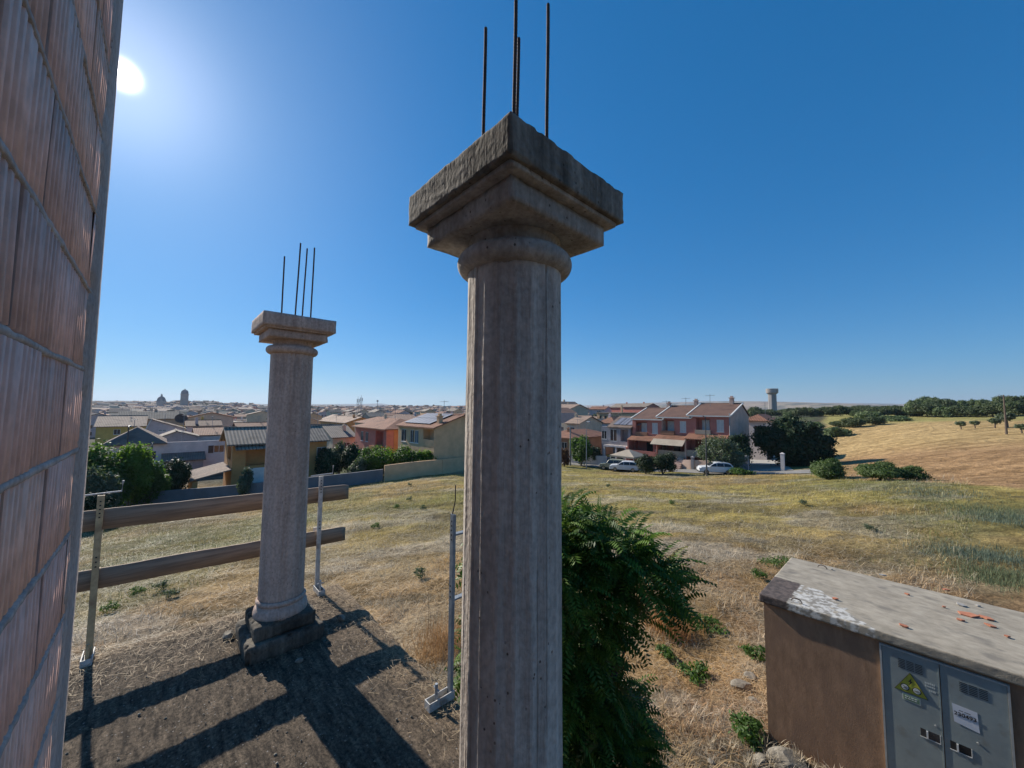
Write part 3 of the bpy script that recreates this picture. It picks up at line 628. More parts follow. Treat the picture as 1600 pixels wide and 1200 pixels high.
# doors
M_door=pm('grey_painted_steel_door',(.27,.31,.30),(.205,.235,.235),2.2,rough=.5,bump=.08,metal=.0,c3=(.17,.16,.13),s3=5,t3=(.58,.8))
M_dfr=pm('pale_steel_frame',(.42,.42,.40),(.3,.3,.28),6,rough=.55)
DX0=1.47; DX1=2.55; DT=KH-.19; DB=.12
m=MB(); yf=.03
m.box(DX0-.02,DX0,yf-.012,.05,DB,DT+.02); m.box(DX1,DX1+.02,yf-.012,.05,DB,DT+.02); m.box(DX0,DX1,yf-.012,.05,DT,DT+.02); m.build('door_frame',M_dfr,kio)
mid=(DX0+DX1)/2
def louvre(m, x0, x1, zt):
    for r_ in range(6):
        z_=zt-r_*.021
        for cidx in range(3):
            w_=(x1-x0)/3; m.box(x0+cidx*w_,x0+cidx*w_+w_*.84,-.004,.001,z_-.0075,z_)
            
for di,(xa,xb) in enumerate(((DX0+.003,mid-.004),(mid+.004,DX1-.003))):
    m=MB(); m.box(xa,xb,yf-.005,.046,DB,DT-.003)
    if di==0: m.box(xb-.012,xb,yf-.011,yf-.0052,DB,DT-.003)
    d_=m.build('door',M_door,kio)
    m=MB(); m.T=Matrix.Translation((0,yf-.0045,0)); cx=(xa+xb)/2; louvre(m,cx-.11,cx+.13,DT-.10-(0.0 if di==0 else .035)); m.build('louvre',M_dark,d_)
    # recessed handle box
    hx0=xb-.20 if di==0 else xa+.05; hzz=DT-.66-.34
    m=MB(); m.box(hx0,hx0+.05,yf-.0075,yf-.0055,hzz,hzz+.10); m.box(hx0+.07,hx0+.17,yf-.0075,yf-.0055,hzz,hzz+.10); m.build('handle_recess',M_dark if di else M_glass,d_)
    m=MB(); m.box(hx0-.004,hx0+.176,yf-.011,yf-.0055,hzz-.008,hzz-.001); m.box(hx0+.171,hx0+.178,yf-.011,yf-.0055,hzz,hzz+.10); m.box(hx0+.052,hx0+.068,yf-.016,yf-.0055,hzz,hzz+.09); m.build('handle',M_white,d_)
    m=MB(); m.tube([(xb-.06 if di==0 else xa+.28,yf-.012,hzz+.20),(xb-.06 if di==0 else xa+.28,yf-.004,hzz+.20)],.012,10); m.build('lock',M_dfr,d_)
    if di==0:
        y_=yf-.0062; cx=xa+.265; cz=DT-.395; S=.155
        M_ysg=pm('warning_yellow',(.50,.48,.06),(.4,.38,.05),8,rough=.5); M_blk=pm('sign_black',(.02,.02,.02),rough=.6); M_wsg=pm('sign_white',(.6,.62,.58),(.5,.52,.48),8,rough=.6)
        M_sgf=pm('faded_green_print',(.22,.32,.2),rough=.6)
        sg=MB(); sg.prism([(cx-S,y_,cz-S*.75),(cx+S,y_,cz-S*.75),(cx,y_,cz+S*.98)],(0,-.002,0)); sgo=sg.build('warning_sign',M_ysg,d_)
        y2=y_-.0035
        k_=MB()
        for (p,q) in (((cx-S,cz-S*.75),(cx+S,cz-S*.75)),((cx+S,cz-S*.75),(cx,cz+S*.98)),((cx,cz+S*.98),(cx-S,cz-S*.75))):
            k_.bar((p[0],y2,p[1]),(q[0],y2,q[1]),.003,.007,(0,1,0)) 
        # lightning bolt
        k_.prism([(cx+.012,y2,cz+.085),(cx-.022,y2,cz+.03),(cx-.004,y2,cz+.032),(cx-.014,y2,cz-.012),(cx+.022,y2,cz+.045),(cx+.004,y2,cz+.043)],(0,-.001,0))
        for sx in (-1,1):
            n_c=20; cc=(cx+sx*.055,cz-.055); 
            outer=[(cc[0]+.043*math.cos(t),y2,cc[1]+.043*math.sin(t)) for t in np.linspace(0,2*math.pi,n_c,endpoint=False)]
            k_.prism(outer,(0,-.001,0))
        k_.build('sign_symbol',M_blk,sgo)
        for sx in (-1,1):
            k_=MB(); cc=(cx+sx*.055,cz-.055); k_.prism([(cc[0]+.034*math.cos(t),y2-.0015,cc[1]+.034*math.sin(t)) for t in np.linspace(0,2*math.pi,20,endpoint=False)],(0,-.001,0)); k_.build('sign_disc',M_wsg,sgo)
        k_=MB()
        cc=(cx-.055,cz-.055); k_.bar((cc[0]-.022,y2-.004,cc[1]+.022),(cc[0]+.022,y2-.004,cc[1]-.022),.002,.008,(0,1,0)); k_.bar((cc[0]-.018,y2-.004,cc[1]-.016),(cc[0]+.018,y2-.004,cc[1]+.014),  .002,.01,(0,1,0)); k_.build('sign_symbol',M_blk,sgo); k_=MB()
        cc=(cx+.055,cz-.055); k_.bar((cc[0]-.022,y2-.004,cc[1]-.004),(cc[0]+.022,y2-.004,cc[1]+.006),.002,.02,(0,1,0))
        k_.build('sign_symbol',M_blk,sgo)
        k_=MB(); k_.box(cx-.085,cx+.085,y_-.002,y_,cz-.225,cz-.14); pl=k_.build('notice_plate',M_wsg,d_)
        k_=MB(); k_.box(cx-.076,cx+.076,y_-.004,y_-.0025,cz-.217,cz-.148); k_.build('plate_field',M_sgf,pl)
        k_=MB()
        for r_ in range(2):
            xx=cx-.06
            while xx<cx+.05:
                wd=rng.uniform(.012,.03); k_.box(xx,xx+wd,y_-.006,y_-.0045,cz-.175-r_*.024,cz-.164-r_*.024); xx+=wd+.008
        k_.build('plate_print',M_wsg,pl)
        # small white stencilled labels
        for (lx,lz,lw) in ((xb-.135,cz+.085,.085),(xb-.135,cz+.05,.085),(xb-.10,cz-.0,.06)):
            k_=MB(); xx=lx
            while xx<lx+lw: k_.box(xx,xx+.011,y_-.001,y_,lz,lz+.022); xx+=.0155
            k_.build('stencil_mark',M_wsg,d_)
    else:
        y_=yf-.0062; nx0=xa+.085; nz1=DT-.43
        M_pap=pm('paper_white',(.62,.64,.68),(.56,.58,.62),6,rough=.8)
        k_=MB(); k_.prism([(nx0,y_,nz1),(nx0+.205,y_,nz1-.008),(nx0+.215,y_,nz1-.245),(nx0+.01,y_-.003,nz1-.215)],(0,-.0012,0)); pp=k_.build('paper_notice',M_pap,d_)
        cu=bpy.data.curves.new('notice_number','FONT'); cu.body='230493'; cu.size=.062; cu.extrude=.0006; cu.align_x='CENTER'; cu.offset=.0012
        to=bpy.data.objects.new('t',cu); COL.objects.link(to); bpy.context.view_layer.update()
        me=bpy.data.meshes.new_from_object(to.evaluated_get(bpy.context.evaluated_depsgraph_get())); bpy.data.objects.remove(to)
        me.materials.clear(); me.materials.append(M_blk); me.name='notice_number'; to=bpy.data.objects.new('notice_number',me); COL.objects.link(to); to.parent=pp
        to.location=(nx0+.105,y_-.005,nz1-.125); to.rotation_euler=(R(90),0,0)
        k_=MB()
        for (a_,b_) in ((.055,.09),(.10,.15)): k_.box(nx0+a_,nx0+b_,y_-.005,y_-.004,nz1-.062,nz1-.055)
        k_.build('notice_print',M_blk,pp)
# lifting hooks
for (x,y) in ((.50,.10),(.55,2.1),(1.0,2.28)):
    m=MB(); pts=[(x+.07*math.cos(t),y,KH+.012+.055*math.sin(t)) for t in np.linspace(0,math.pi,9)]; m.tube(pts,.008,6)
    if x>.9: continue
    m.build('lifting_loop',M_rust,kio)
# debris on the roof
M_ter=pm('broken_terracotta',(.50,.20,.11),(.38,.14,.08),20,rough=.9,bump=.2)
M_terd=pm('pale_shard',(.45,.42,.38),(.3,.28,.25),20,rough=.9)
def shard(x, y, s, mat, lb, rz, seed, th=.018, name='terracotta_shard'):
    r_=random.Random(seed); k=r_.choice([4,5,5]); P=[]
    for i in range(k):
        t=2*math.pi*i/k+r_.uniform(-.25,.25); P.append((s*math.cos(t)*r_.uniform(.7,1.1),s*.55*math.sin(t)*r_.uniform(.8,1.2),0))
    m=MB(); m.prism(P,(0,0,th)); o=m.build(name,mat)
    q=Vector((kp.x,kp.y,0))+(-AX)*x+BX*y; o.location=(q.x,q.y,KZ+.012); o.rotation_euler=(r_.uniform(-.12,.12),r_.uniform(-.12,.12),rz+GRID); tag(o,lb,'shard' if mat is M_ter else 'stone chip'); return o
def on_roof(u, v):
    d=ray(u,v); p=d*(KZ/d.z)-kp; return p.dot(-AX),p.dot(BX)
for i,(u,v,s,mt,lb) in enumerate([(1305,937,.05,M_ter,'small red terracotta shard on the kiosk roof beside the white flaking patch'),
    (1512,962,.115,M_ter,'largest flat orange tile piece on the kiosk roof'),(1540,967,.09,M_ter,'orange tile piece propped against the largest one on the kiosk roof'),(1547,979,.06,M_ter,'pointed orange sliver in front of the largest tile piece'),
    (1500,970,.05,M_ter,'red curved shard left of the largest tile piece on the kiosk roof'),(1413,980,.055,M_ter,'reddish sliver near the front edge of the kiosk roof'),(1573,996,.04,M_ter,'small red chip nearest the right edge of the kiosk roof'),
    (1418,930,.035,M_ter,'brown sliver in the middle of the kiosk roof'),(1475,950,.025,M_ter,'tiny red fleck left of the white chips on the kiosk roof'),(1478,923,.05,M_ter,'thin pale red strip by the back edge of the kiosk roof'),
    (1502,947,.075,M_terd,'long white chip on the kiosk roof behind the orange tile pieces'),(1528,948,.035,M_terd,'small white pebble right of the long white chip'),(1379,900,.06,M_terd,'white chip at the back edge of the kiosk roof'),(1300,891,.03,M_terd,'dark crumb near the back left of the kiosk roof')]):
    x,y=on_roof(u,v); shard(x,y,s,mt,lb,rng.uniform(-.6,.6),i+40,name='terracotta_shard' if mt is M_ter else 'stone_chip')

# ------------------------------------------------------------ foliage helpers
G1=leafmat('green_leaf',(.055,.105,.022),(.11,.18,.04)); G2=leafmat('dark_evergreen_leaf',(.018,.036,.013),(.045,.075,.026),.12); G3=leafmat('olive_leaf',(.075,.10,.06),(.15,.18,.11),.25)
G4=leafmat('bright_leaf',(.08,.15,.02),(.16,.24,.04),.45); G5=leafmat('hill_oak_leaf',(.050,.072,.030),(.105,.130,.055),.2); G6=leafmat('broom_green',(.05,.09,.022),(.12,.16,.05),.25)
G7=leafmat('compound_leaf',(.024,.062,.014),(.055,.125,.024),.32,1.5,.45); M_bark=pm('bark',(.16,.12,.085),(.07,.05,.04),9,(3,3,.6),bump=.6)
def leaf_cloud(blobs, n, size, seed, up=.35, shell=.55, aspect=1.7):
    """n small two-triangle leaves spread near the surfaces of ellipsoid clumps"""
    r_=np.random.default_rng(seed); B=np.array(blobs,float); wts=(B[:,3]*B[:,4]+B[:,3]*B[:,5]); wts/=wts.sum(); k=r_.choice(len(B),n,p=wts)
    d=r_.normal(size=(n,3)); d/=np.linalg.norm(d,axis=1)[:,None]; rad=shell+(1.08-shell)*r_.random(n)**.6
    P=B[k,:3]+d*B[k,3:6]*rad[:,None]*(1+.19*r_.normal(size=n))[:,None]
    nrm=d*.8+r_.normal(size=(n,3))*.6+np.array((0,0,up)); nrm/=np.linalg.norm(nrm,axis=1)[:,None]
    t=np.cross(nrm,r_.normal(size=(n,3))); t/=np.linalg.norm(t,axis=1)[:,None]; b_=np.cross(nrm,t)
    s=size*(.6+.8*r_.random(n))[:,None]; 
    V=np.stack([P-t*s*aspect*.5,P+b_*s*.5,P+t*s*aspect*.5,P-b_*s*.5],1).reshape(-1,3); Fc=np.arange(n*4).reshape(n,4)
    return V,Fc
def clumps(cx, cy, cz, rx, ry, rz, k, seed, f=.45):
    r_=random.Random(seed); o=[(cx,cy,cz,rx*.72,ry*.72,rz*.72)]
    for i in range(k):
        t=r_.uniform(0,2*math.pi); p=r_.uniform(-.55,1); q=math.sqrt(max(0,1-p*p)) if p>0 else 1-abs(p)*.4
        s=r_.uniform(f*.6,f*1.15); o.append((cx+rx*.72*q*math.cos(t),cy+ry*.72*q*math.sin(t),cz+rz*.72*p,rx*s,ry*s,rz*s))
    return o
def tree_proto(name, mat, rx, rz, h, nleaf, ls, seed, trunk=.12, k=14, trunk_h=None, f=.45, ry=None):
    """crown of clumps on a tapered trunk with limbs; origin at the foot"""
    root=empty(name,(0,0,0)); cz=h-rz; ry=ry or rx; bl_=clumps(0,0,cz,rx,ry,rz,k,seed,f)
    V,Fc=leaf_cloud(bl_,nleaf,ls,seed); npmesh('crown',V,Fc,mat,parent=root)
    m=MB(); r_=random.Random(seed); th=max(.3,cz-rz*.4); m.tube([(0,0,-.3),(.04,0,th*.5),(.0,.03,th)],[trunk*1.25,trunk,trunk*.75],7)
    for i in range(5):
        b0=bl_[1+i%(len(bl_)-1)]; m.tube([(0,0,th*.8),(b0[0]*.5,b0[1]*.5,(th+b0[2])/2),(b0[0],b0[1],b0[2])],[trunk*.6,trunk*.4,trunk*.15],5)
    m.build('trunk',M_bark,root); return root
protos=[]
def use(proto, x, y, z, s, rz, label, cat='tree', group=None, sz=None, first=[]):
    if proto.get('used'): o=copy_tree(proto)
    else: o=proto; proto['used']=1
    o.location=(x,y,z); o.rotation_euler=(0,0,rz); o.scale=(s,s,sz or s); 
    o['label']=label; o['category']=cat
    if group: o['group']=group
    elif 'group' in o: del o['group']
    return o

# ------------------------------------------------------------ the big leafy tree beside the centre column
def fronds(blobs, n, seed, L=.46):
    r_=np.random.default_rng(seed); V=[];Fc=[]; B=np.array(blobs,float); wt=B[:,3]**2; wt/=wt.sum(); VV=[];CC=[]
    for i in range(n):
        k=r_.choice(len(B),p=wt); d=r_.normal(size=3); d/=np.linalg.norm(d); rd=.45+.55*r_.random()**.5
        p=B[k,:3]+d*B[k,3:6]*rd; az_=math.atan2(d[1],d[0])+r_.normal()*.5; el=.6+.5*r_.normal(); l=L*(.6+.55*r_.random()); dr=.8+.7*r_.random()
        nl=11; ax=np.array((math.cos(az_),math.sin(az_),0)); sd=np.array((-math.sin(az_),math.cos(az_),0)); q=p.copy(); e=el; roll=r_.normal()*.6; tt=r_.random(); fc=(np.array((.038,.085,.014))*(1-tt)+np.array((.14,.235,.034))*tt)*(.8+.4*r_.random()) if r_.random()>.04 else np.array((.16,.15,.04))
        for j in range(nl):
            t=j/(nl-1); e=el-dr*t; dirv=ax*math.cos(e)+np.array((0,0,math.sin(e))); upv=-ax*math.sin(e)+np.array((0,0,math.cos(e)))
            q=q+dirv*l/nl; CC.append(fc); ll=.115*(1-.45*abs(t-.35)*1.4)*(l/.46); wd=ll*.21
            for sg in (-1,1):
                s_=sd*math.cos(roll)*sg+upv*math.sin(roll)*sg; td=(s_*.85+dirv*.45-upv*(.30+.25*r_.random())); td/=np.linalg.norm(td); wv=dirv*.9-td*.2
                b0=q; VV+= [b0,b0+td*ll*.45+wv*wd,b0+td*ll,b0+td*ll*.45-wv*wd]
    V=np.array(VV); return V,np.arange(len(V)).reshape(-1,4),np.repeat(np.array(CC),8,axis=0)
M_cleaf=tintmat('compound_leaflets',.35); M_cleaf.node_tree.nodes['Principled BSDF'].inputs['Roughness'].default_value=.5; M_cleaf.node_tree.nodes['Principled BSDF'].inputs['Specular IOR Level'].default_value=.25
tx,ty=.95,5.35; tg=gz(tx,ty)
tb=[(.7,5.2,-2.5,.75,.85,.8),(.35,5.0,-2.0,.75,.8,.65),(1.15,5.0,-1.78,.5,.55,.36),(.55,5.2,-1.62,.6,.6,.36),(1.75,5.0,-2.30,.38,.45,.30),(1.5,4.9,-2.02,.4,.5,.28),(.25,5.1,-3.3,.8,.8,.9),(.75,5.1,-3.5,.7,.75,.9),(.95,5.2,-4.3,.85,.8,.75),(.4,5.2,-4.5,.7,.7,.7),(1.2,5.2,-4.0,.45,.45,.5),(1.3,5.1,-4.8,.6,.6,.45)]
tre=empty('leafy_tree',(tx,ty,tg),0,'dark green young tree with drooping compound leaves right of the centre column','tree')
V,Fc,C=fronds(tb,3900,5); V=V-np.array((tx,ty,tg)); npmesh('crown',V,Fc,M_cleaf,parent=tre,col=C)
m=MB()
for i,b0 in enumerate(tb):
    p=Vector((b0[0]-tx,b0[1]-ty,b0[2]-tg)); s=Vector((rng.uniform(-.15,.15),rng.uniform(-.1,.1),-.1)); m.tube([s,s.lerp(p,.4)+Vector((0,0,.25)),p],[.035,.022,.008],6)
m.build('trunk',M_bark,tre,smooth=True)

# ------------------------------------------------------------ field grass and straw
def blades(n, seed, rmin, rmax, L, wd, el, colf, mask, azr=(-50,50), amp=.5, clump=None):
    r_=np.random.default_rng(seed); r=rmin*(rmax/rmin)**r_.random(n*3); a=np.radians(r_.uniform(azr[0],azr[1],n*3)); x=r*np.sin(a); y=r*np.cos(a)
    if clump:
        cxs=np.floor(x/clump)*clump; x=cxs+clump*.5+(x-cxs-clump*.5)*.55; cys=np.floor(y/clump)*clump; y=cys+clump*.5+(y-cys-clump*.5)*.55
    p=mask(x,y); keep=r_.random(n*3)<p; x=x[keep][:n]; y=y[keep][:n]; r=r[keep][:n]; k=len(x)
    la=(x-NC.x)*AX.x+(y-NC.y)*AX.y; lb=(x-NC.x)*BX.x+(y-NC.y)*BX.y; ok=~((la<3.1)&(lb<.35)); ka=(x-kp.x)*-AX.x+(y-kp.y)*-AX.y; kb=(x-kp.x)*BX.x+(y-kp.y)*BX.y; ok&=~((ka>-.03)&(ka<KL+.03)&(kb>-.03)&(kb<KW+.03))
    x=x[ok];y=y[ok];r=r[ok];k=len(x)
    z=hz(x,y); phi_=r_.uniform(0,2*math.pi,k); e=np.radians(el[0]+(el[1]-el[0])*r_.random(k)); sc_=(r/rmin)**amp
    l=L*(.5+r_.random(k))*sc_; w2=wd*sc_*(.7+.6*r_.random(k)); dx=np.cos(phi_)*np.cos(e);dy=np.sin(phi_)*np.cos(e);dz=np.sin(e)
    P=np.stack([x,y,z-.01],-1); D=np.stack([dx,dy,dz],-1); S=np.stack([-np.sin(phi_),np.cos(phi_),np.zeros(k)],-1)*w2[:,None]
    mid=P+D*(l*.55)[:,None]; tip=P+D*l[:,None]; tip[:,2]-=l*.12
    lift=np.array((0,0,.02))*r_.random((k,1))*2
    V=np.stack([P-S+lift,P+S+lift,mid+S*.8+lift,mid-S*.8+lift,tip+lift],1).reshape(-1,3); b0=np.arange(k)*5
    F3=np.concatenate([np.stack([b0,b0+1,b0+2],-1),np.stack([b0,b0+2,b0+3],-1),np.stack([b0+3,b0+2,b0+4],-1)])
    c=colf(x,y,r_,k); C=np.repeat(c,5,axis=0); return V,F3,C
def strawcol(x,y,r_,k):
    base=groundcol(x,y)*1.45; c=base*(.6+.8*r_.random((k,1))); s=r_.random(k)<.3; c[s]=np.array((.50,.42,.30))*(.7+.5*r_.random((s.sum(),1))); return c
def greencol(x,y,r_,k): return np.array((.14,.165,.055))*(.5+1.0*r_.random((k,1)))+np.array((.06,.04,.0))*r_.random((k,1))
M_straw=tintmat('straw_blades',.2); M_gr=tintmat('grass_blades',.3)
V,F3,C=blades(150000,3,5.0,48,.17,.0022,(-2,24),strawcol,lambda x,y: .25+.75*sst(fbm(x,y,.55,41),.36,.6))
tag(npmesh('dry_straw',V,F3,M_straw,col=C),'loose dry straw lying over the mown field','straw',kind='stuff')
V,F3,C=blades(60000,4,5.0,60,.17,.0035,(25,85),lambda x,y,r_,k: strawcol(x,y,r_,k)*1.05,lambda x,y: sst(fbm(x,y,.9,43),.5,.66)*.9+.3*golden(x,y),clump=.35,amp=.33)
tag(npmesh('dry_grass',V,F3,M_straw,col=C),'standing dry yellow grass tufts across the field','dry grass',kind='stuff')
V,F3,C=blades(42000,6,7.0,60,.11,.0032,(25,85),greencol,lambda x,y: greenish(x,y)*sst(fbm(x,y,.8,45),.36,.6),clump=.3)
tag(npmesh('green_grass',V,F3,M_gr,col=C),'low green weeds growing in patches of the field','green weeds',kind='stuff')
# tall golden grass behind the terrace edge next to the third post
q=bl(1.5,1.3,0)
def spot(n,seed,cx,cy,rad,L,wd,col,el=(45,90)):
    r_=np.random.default_rng(seed); x=cx+r_.normal(size=n)*rad; y=cy+r_.normal(size=n)*rad; ok_=((x-NC.x)*BX.x+(y-NC.y)*BX.y)>.36; ok_|=((x-NC.x)*AX.x+(y-NC.y)*AX.y)>3.1; x=x[ok_];y=y[ok_];n=len(x);z=hz(x,y); ph=r_.uniform(0,6.28,n); e=np.radians(r_.uniform(*el,n)); l=L*(.5+.7*r_.random(n)); D=np.stack([np.cos(ph)*np.cos(e),np.sin(ph)*np.cos(e),np.sin(e)],-1); S=np.stack([-np.sin(ph),np.cos(ph),ph*0],-1)*wd
    P=np.stack([x,y,z-.02],-1); mid=P+D*l[:,None]*.55; tip=P+D*l[:,None]; tip[:,2]-=l*.15*np.cos(e)
    V=np.stack([P-S,P+S,mid+S*.8,mid-S*.8,tip],1).reshape(-1,3); b0=np.arange(n)*5; F3=np.concatenate([np.stack([b0,b0+1,b0+2],-1),np.stack([b0,b0+2,b0+3],-1),np.stack([b0+3,b0+2,b0+4],-1)])
    C=np.repeat(np.array(col)*(.5+.9*r_.random((n,1))),5,axis=0); return V,F3,C
def tuft(label, cx, cy, n, rad, L, wd, col, seed, mat, name='grass_tuft', cat='grass tuft', el=(45,90)):
    V,F3,C=spot(n,seed,cx,cy,rad,L,wd,col,el); g0=gz(cx,cy); V=V-np.array((cx,cy,g0)); o=npmesh(name,V,F3,mat,col=C); o.location=(cx,cy,g0); tag(o,label,cat); return o
h1=hit(700,1010); 
tuft('bright orange dry grass clump between the terrace edge and the galvanised post',h1.x-.05,h1.y,1100,.42,.75,.0035,(.46,.27,.11),1,M_straw,el=(25,85))
h1=hit(1045,985); tuft('orange dry grass clump under the hanging branch of the leafy tree',h1.x,h1.y,900,.28,.75,.004,(.50,.27,.10),2,M_straw)
h1=hit(1120,1120); tuft('brown dry grass clump on bare soil left of the kiosk wall',h1.x,h1.y,1500,.6,.22,.004,(.46,.27,.13),3,M_straw,el=(5,50))
h1=hit(1010,1180); tuft('dry grass clump in the tree shadow at the bottom of the photo',h1.x,h1.y,1500,.6,.4,.004,(.42,.28,.13),9,M_straw,el=(5,60))
def weed(label, u, v, n, rad, h, col, seed, name='weed', leaf=.035):
    n=int(n*(2 if leaf==.035 else 1))
    p=hit(u,v); V,Fc=leaf_cloud(clumps(0,0,h*.5,rad,rad,h*.5,5,seed),n,leaf,seed,up=.6,shell=.2,aspect=2.2)
    o=npmesh(name,V,Fc,col); o.location=p; tag(o,label,'weed'); return o
weed('bright green leafy weed at the foot of the kiosk corner',1168,1158,420,.33,.30,G1,1)
weed('straggly green weed in the soil below the leafy tree branch',1090,1058,260,.35,.22,G1,2)
weed('green weed beside the dry clump left of the kiosk roof corner',1105,985,260,.45,.3,G1,3)
weed('dark green weed by the orange grass clump',1075,975,260,.4,.32,G1,4)
weed('dull green weed just behind the kiosk roof corner',1215,885,400,.7,.35,G1,5)
weed('small dark weed right of the far column foot below the plank',1040,1025,160,.25,.2,G1,6)
weed('green weed by the left edge of the kiosk wall half way up',1183,1030,200,.3,.25,G1,7)
th=[(618,795,'grey-green thistle nearest the plank end of the guard rail'),(640,783,'tallest grey-green thistle in the field right of the guard rail'),(662,797,'third grey-green thistle in the field left of the centre column'),(586,826,'small green weed in the straw behind the lower plank'),(640,760,'pale weed beside the boundary wall field edge'),(655,905,'dark weed tuft in the straw left of the galvanised post'),
    (217,930,'dark green weed below the lower plank near the yellow post'),(250,925,'small weed right of the first weed below the lower plank'),(265,935,'third tiny weed in the straw below the lower plank'),(172,958,'weed tuft immediately right of the yellow post'),
    (1455,770,'grey-green weed patch in the middle right field'),(1545,800,'broad bluish green weed patch at the right edge'),(1580,815,'second bluish green weed patch at the right edge'),(1360,830,'low green weed in the yellow grass above the kiosk'),(1530,870,'dull green weed just behind the kiosk roof'),(1185,905,'dark weed tuft left of the kiosk roof corner'),(1255,790,'small dark weed in the far middle field'),(950,762,'small green weed in the far field right of the centre column'),(1050,790,'grassy green weed above the leafy tree'),(1560,905,'tall weed behind the right end of the kiosk roof')]
for i,(u,v,lb) in enumerate(th): 
    big = u>1400
    if big:
        p=hit(u,v); tuft(lb,p.x,p.y,2600,.05*p.y,.28,.006,(.17,.20,.10) if i%2 else (.15,.19,.13),120+i,M_gr,'weed','weed',(30,88)); continue
    weed(lb,u,v,1500 if big else 420,.9 if big else .28,.35 if big else .38,G3 if i%3 else G1,20+i,leaf=.05 if big else .03)
# stones by the kiosk
for i,(u,v,s,lb) in enumerate([(1160,1075,.22,'pale flat stone half way along the left side of the kiosk'),(1172,1060,.15,'smaller stone behind the pale flat stone by the kiosk'),(1178,1098,.12,'brown stone below the pale flat stone by the kiosk'),(1232,1195,.30,'large pale slab fragment below the kiosk corner'),(1190,1193,.16,'yellowish stone left of the large pale slab fragment'),(1110,1190,.07,'small pale stone in the dry grass at the bottom edge')]):
    p=hit(u,v); o=rockmesh('stone',s,60+i,M_rock,flat=.4); o.location=(p.x,p.y,p.z+s*.12); o.rotation_euler=(0,0,i); tag(o,lb,'stone')
# dry stalks
m=MB(); p=hit(668,1000)
for (dx,dy,h) in ((0,0,1.25),(.05,.05,.7)): m.tube([(dx,dy,-.05),(dx+.02,dy,h*.5),(dx-.01,dy,h)],[.006,.005,.003],5)
m.tube([(0,0,1.15),(-.25,0,.6),(-.34,0,.2)],.004,5); o=m.build('dry_stalk',M_rust); o.location=p; tag(o,'thin dark dry stalk standing in the orange grass left of the galvanised post','dry stalk')

# ------------------------------------------------------------ houses
def cells(m, L, z0, z1, holes, place):
    xs=sorted({0,L,*[h[0] for h in holes],*[h[1] for h in holes]}); zs=sorted({z0,z1,*[h[2] for h in holes],*[h[3] for h in holes]})
    for i in range(len(xs)-1):
        for j in range(len(zs)-1):
            cx=(xs[i]+xs[i+1])/2; cz=(zs[j]+zs[j+1])/2
            if any(h[0]<cx<h[1] and h[2]<cz<h[3] for h in holes): continue
            place(m,xs[i],xs[i+1],zs[j],zs[j+1])
def opening(par, fr, x0, x1, z0, z1, kind, T, shm):
    """kind w window, s closed shutters, d door, o open shuttered window, l loggia; fr='f' front (y=0) or 's' side (x=0), u = distance along the face"""
    def bx(m,a,b,d0,d1,c,d):
        if fr=='f': m.box(-b,-a,d0,d1,c,d)
        else: m.box(-d1,-d0,a,b,c,d)
    if kind=='l': return
    m=MB(); fw=.07
    bx(m,x0,x0+fw,.05,.12,z0,z1); bx(m,x1-fw,x1,.05,.12,z0,z1); bx(m,x0+fw,x1-fw,.05,.12,z1-fw,z1); bx(m,x0+fw,x1-fw,.05,.12,z0,z0+fw); mx=(x0+x1)/2
    if x1-x0>.7: bx(m,mx-.035,mx+.035,.045,.115,z0+fw,z1-fw)
    w_=m.build('door' if kind=='d' else 'window',M_white,par)
    m=MB(); bx(m,x0+fw,x1-fw,.075,.10,z0+fw,z1-fw); m.build('shutter' if kind in 's' else 'pane',shm if kind in 's' else M_glass,w_)
    if kind=='o':
        m=MB(); hw=(x1-x0)/2; bx(m,x0-hw,x0-.02,-.045,-.005,z0,z1); bx(m,x1+.02,x1+hw,-.045,-.005,z0,z1); m.build('shutter',shm,w_)
    m=MB(); bx(m,x0-.06,x1+.06,-.05,.04,z0-.07,z0-.005)
    if kind!='d': m.build('sill',M_white,w_)
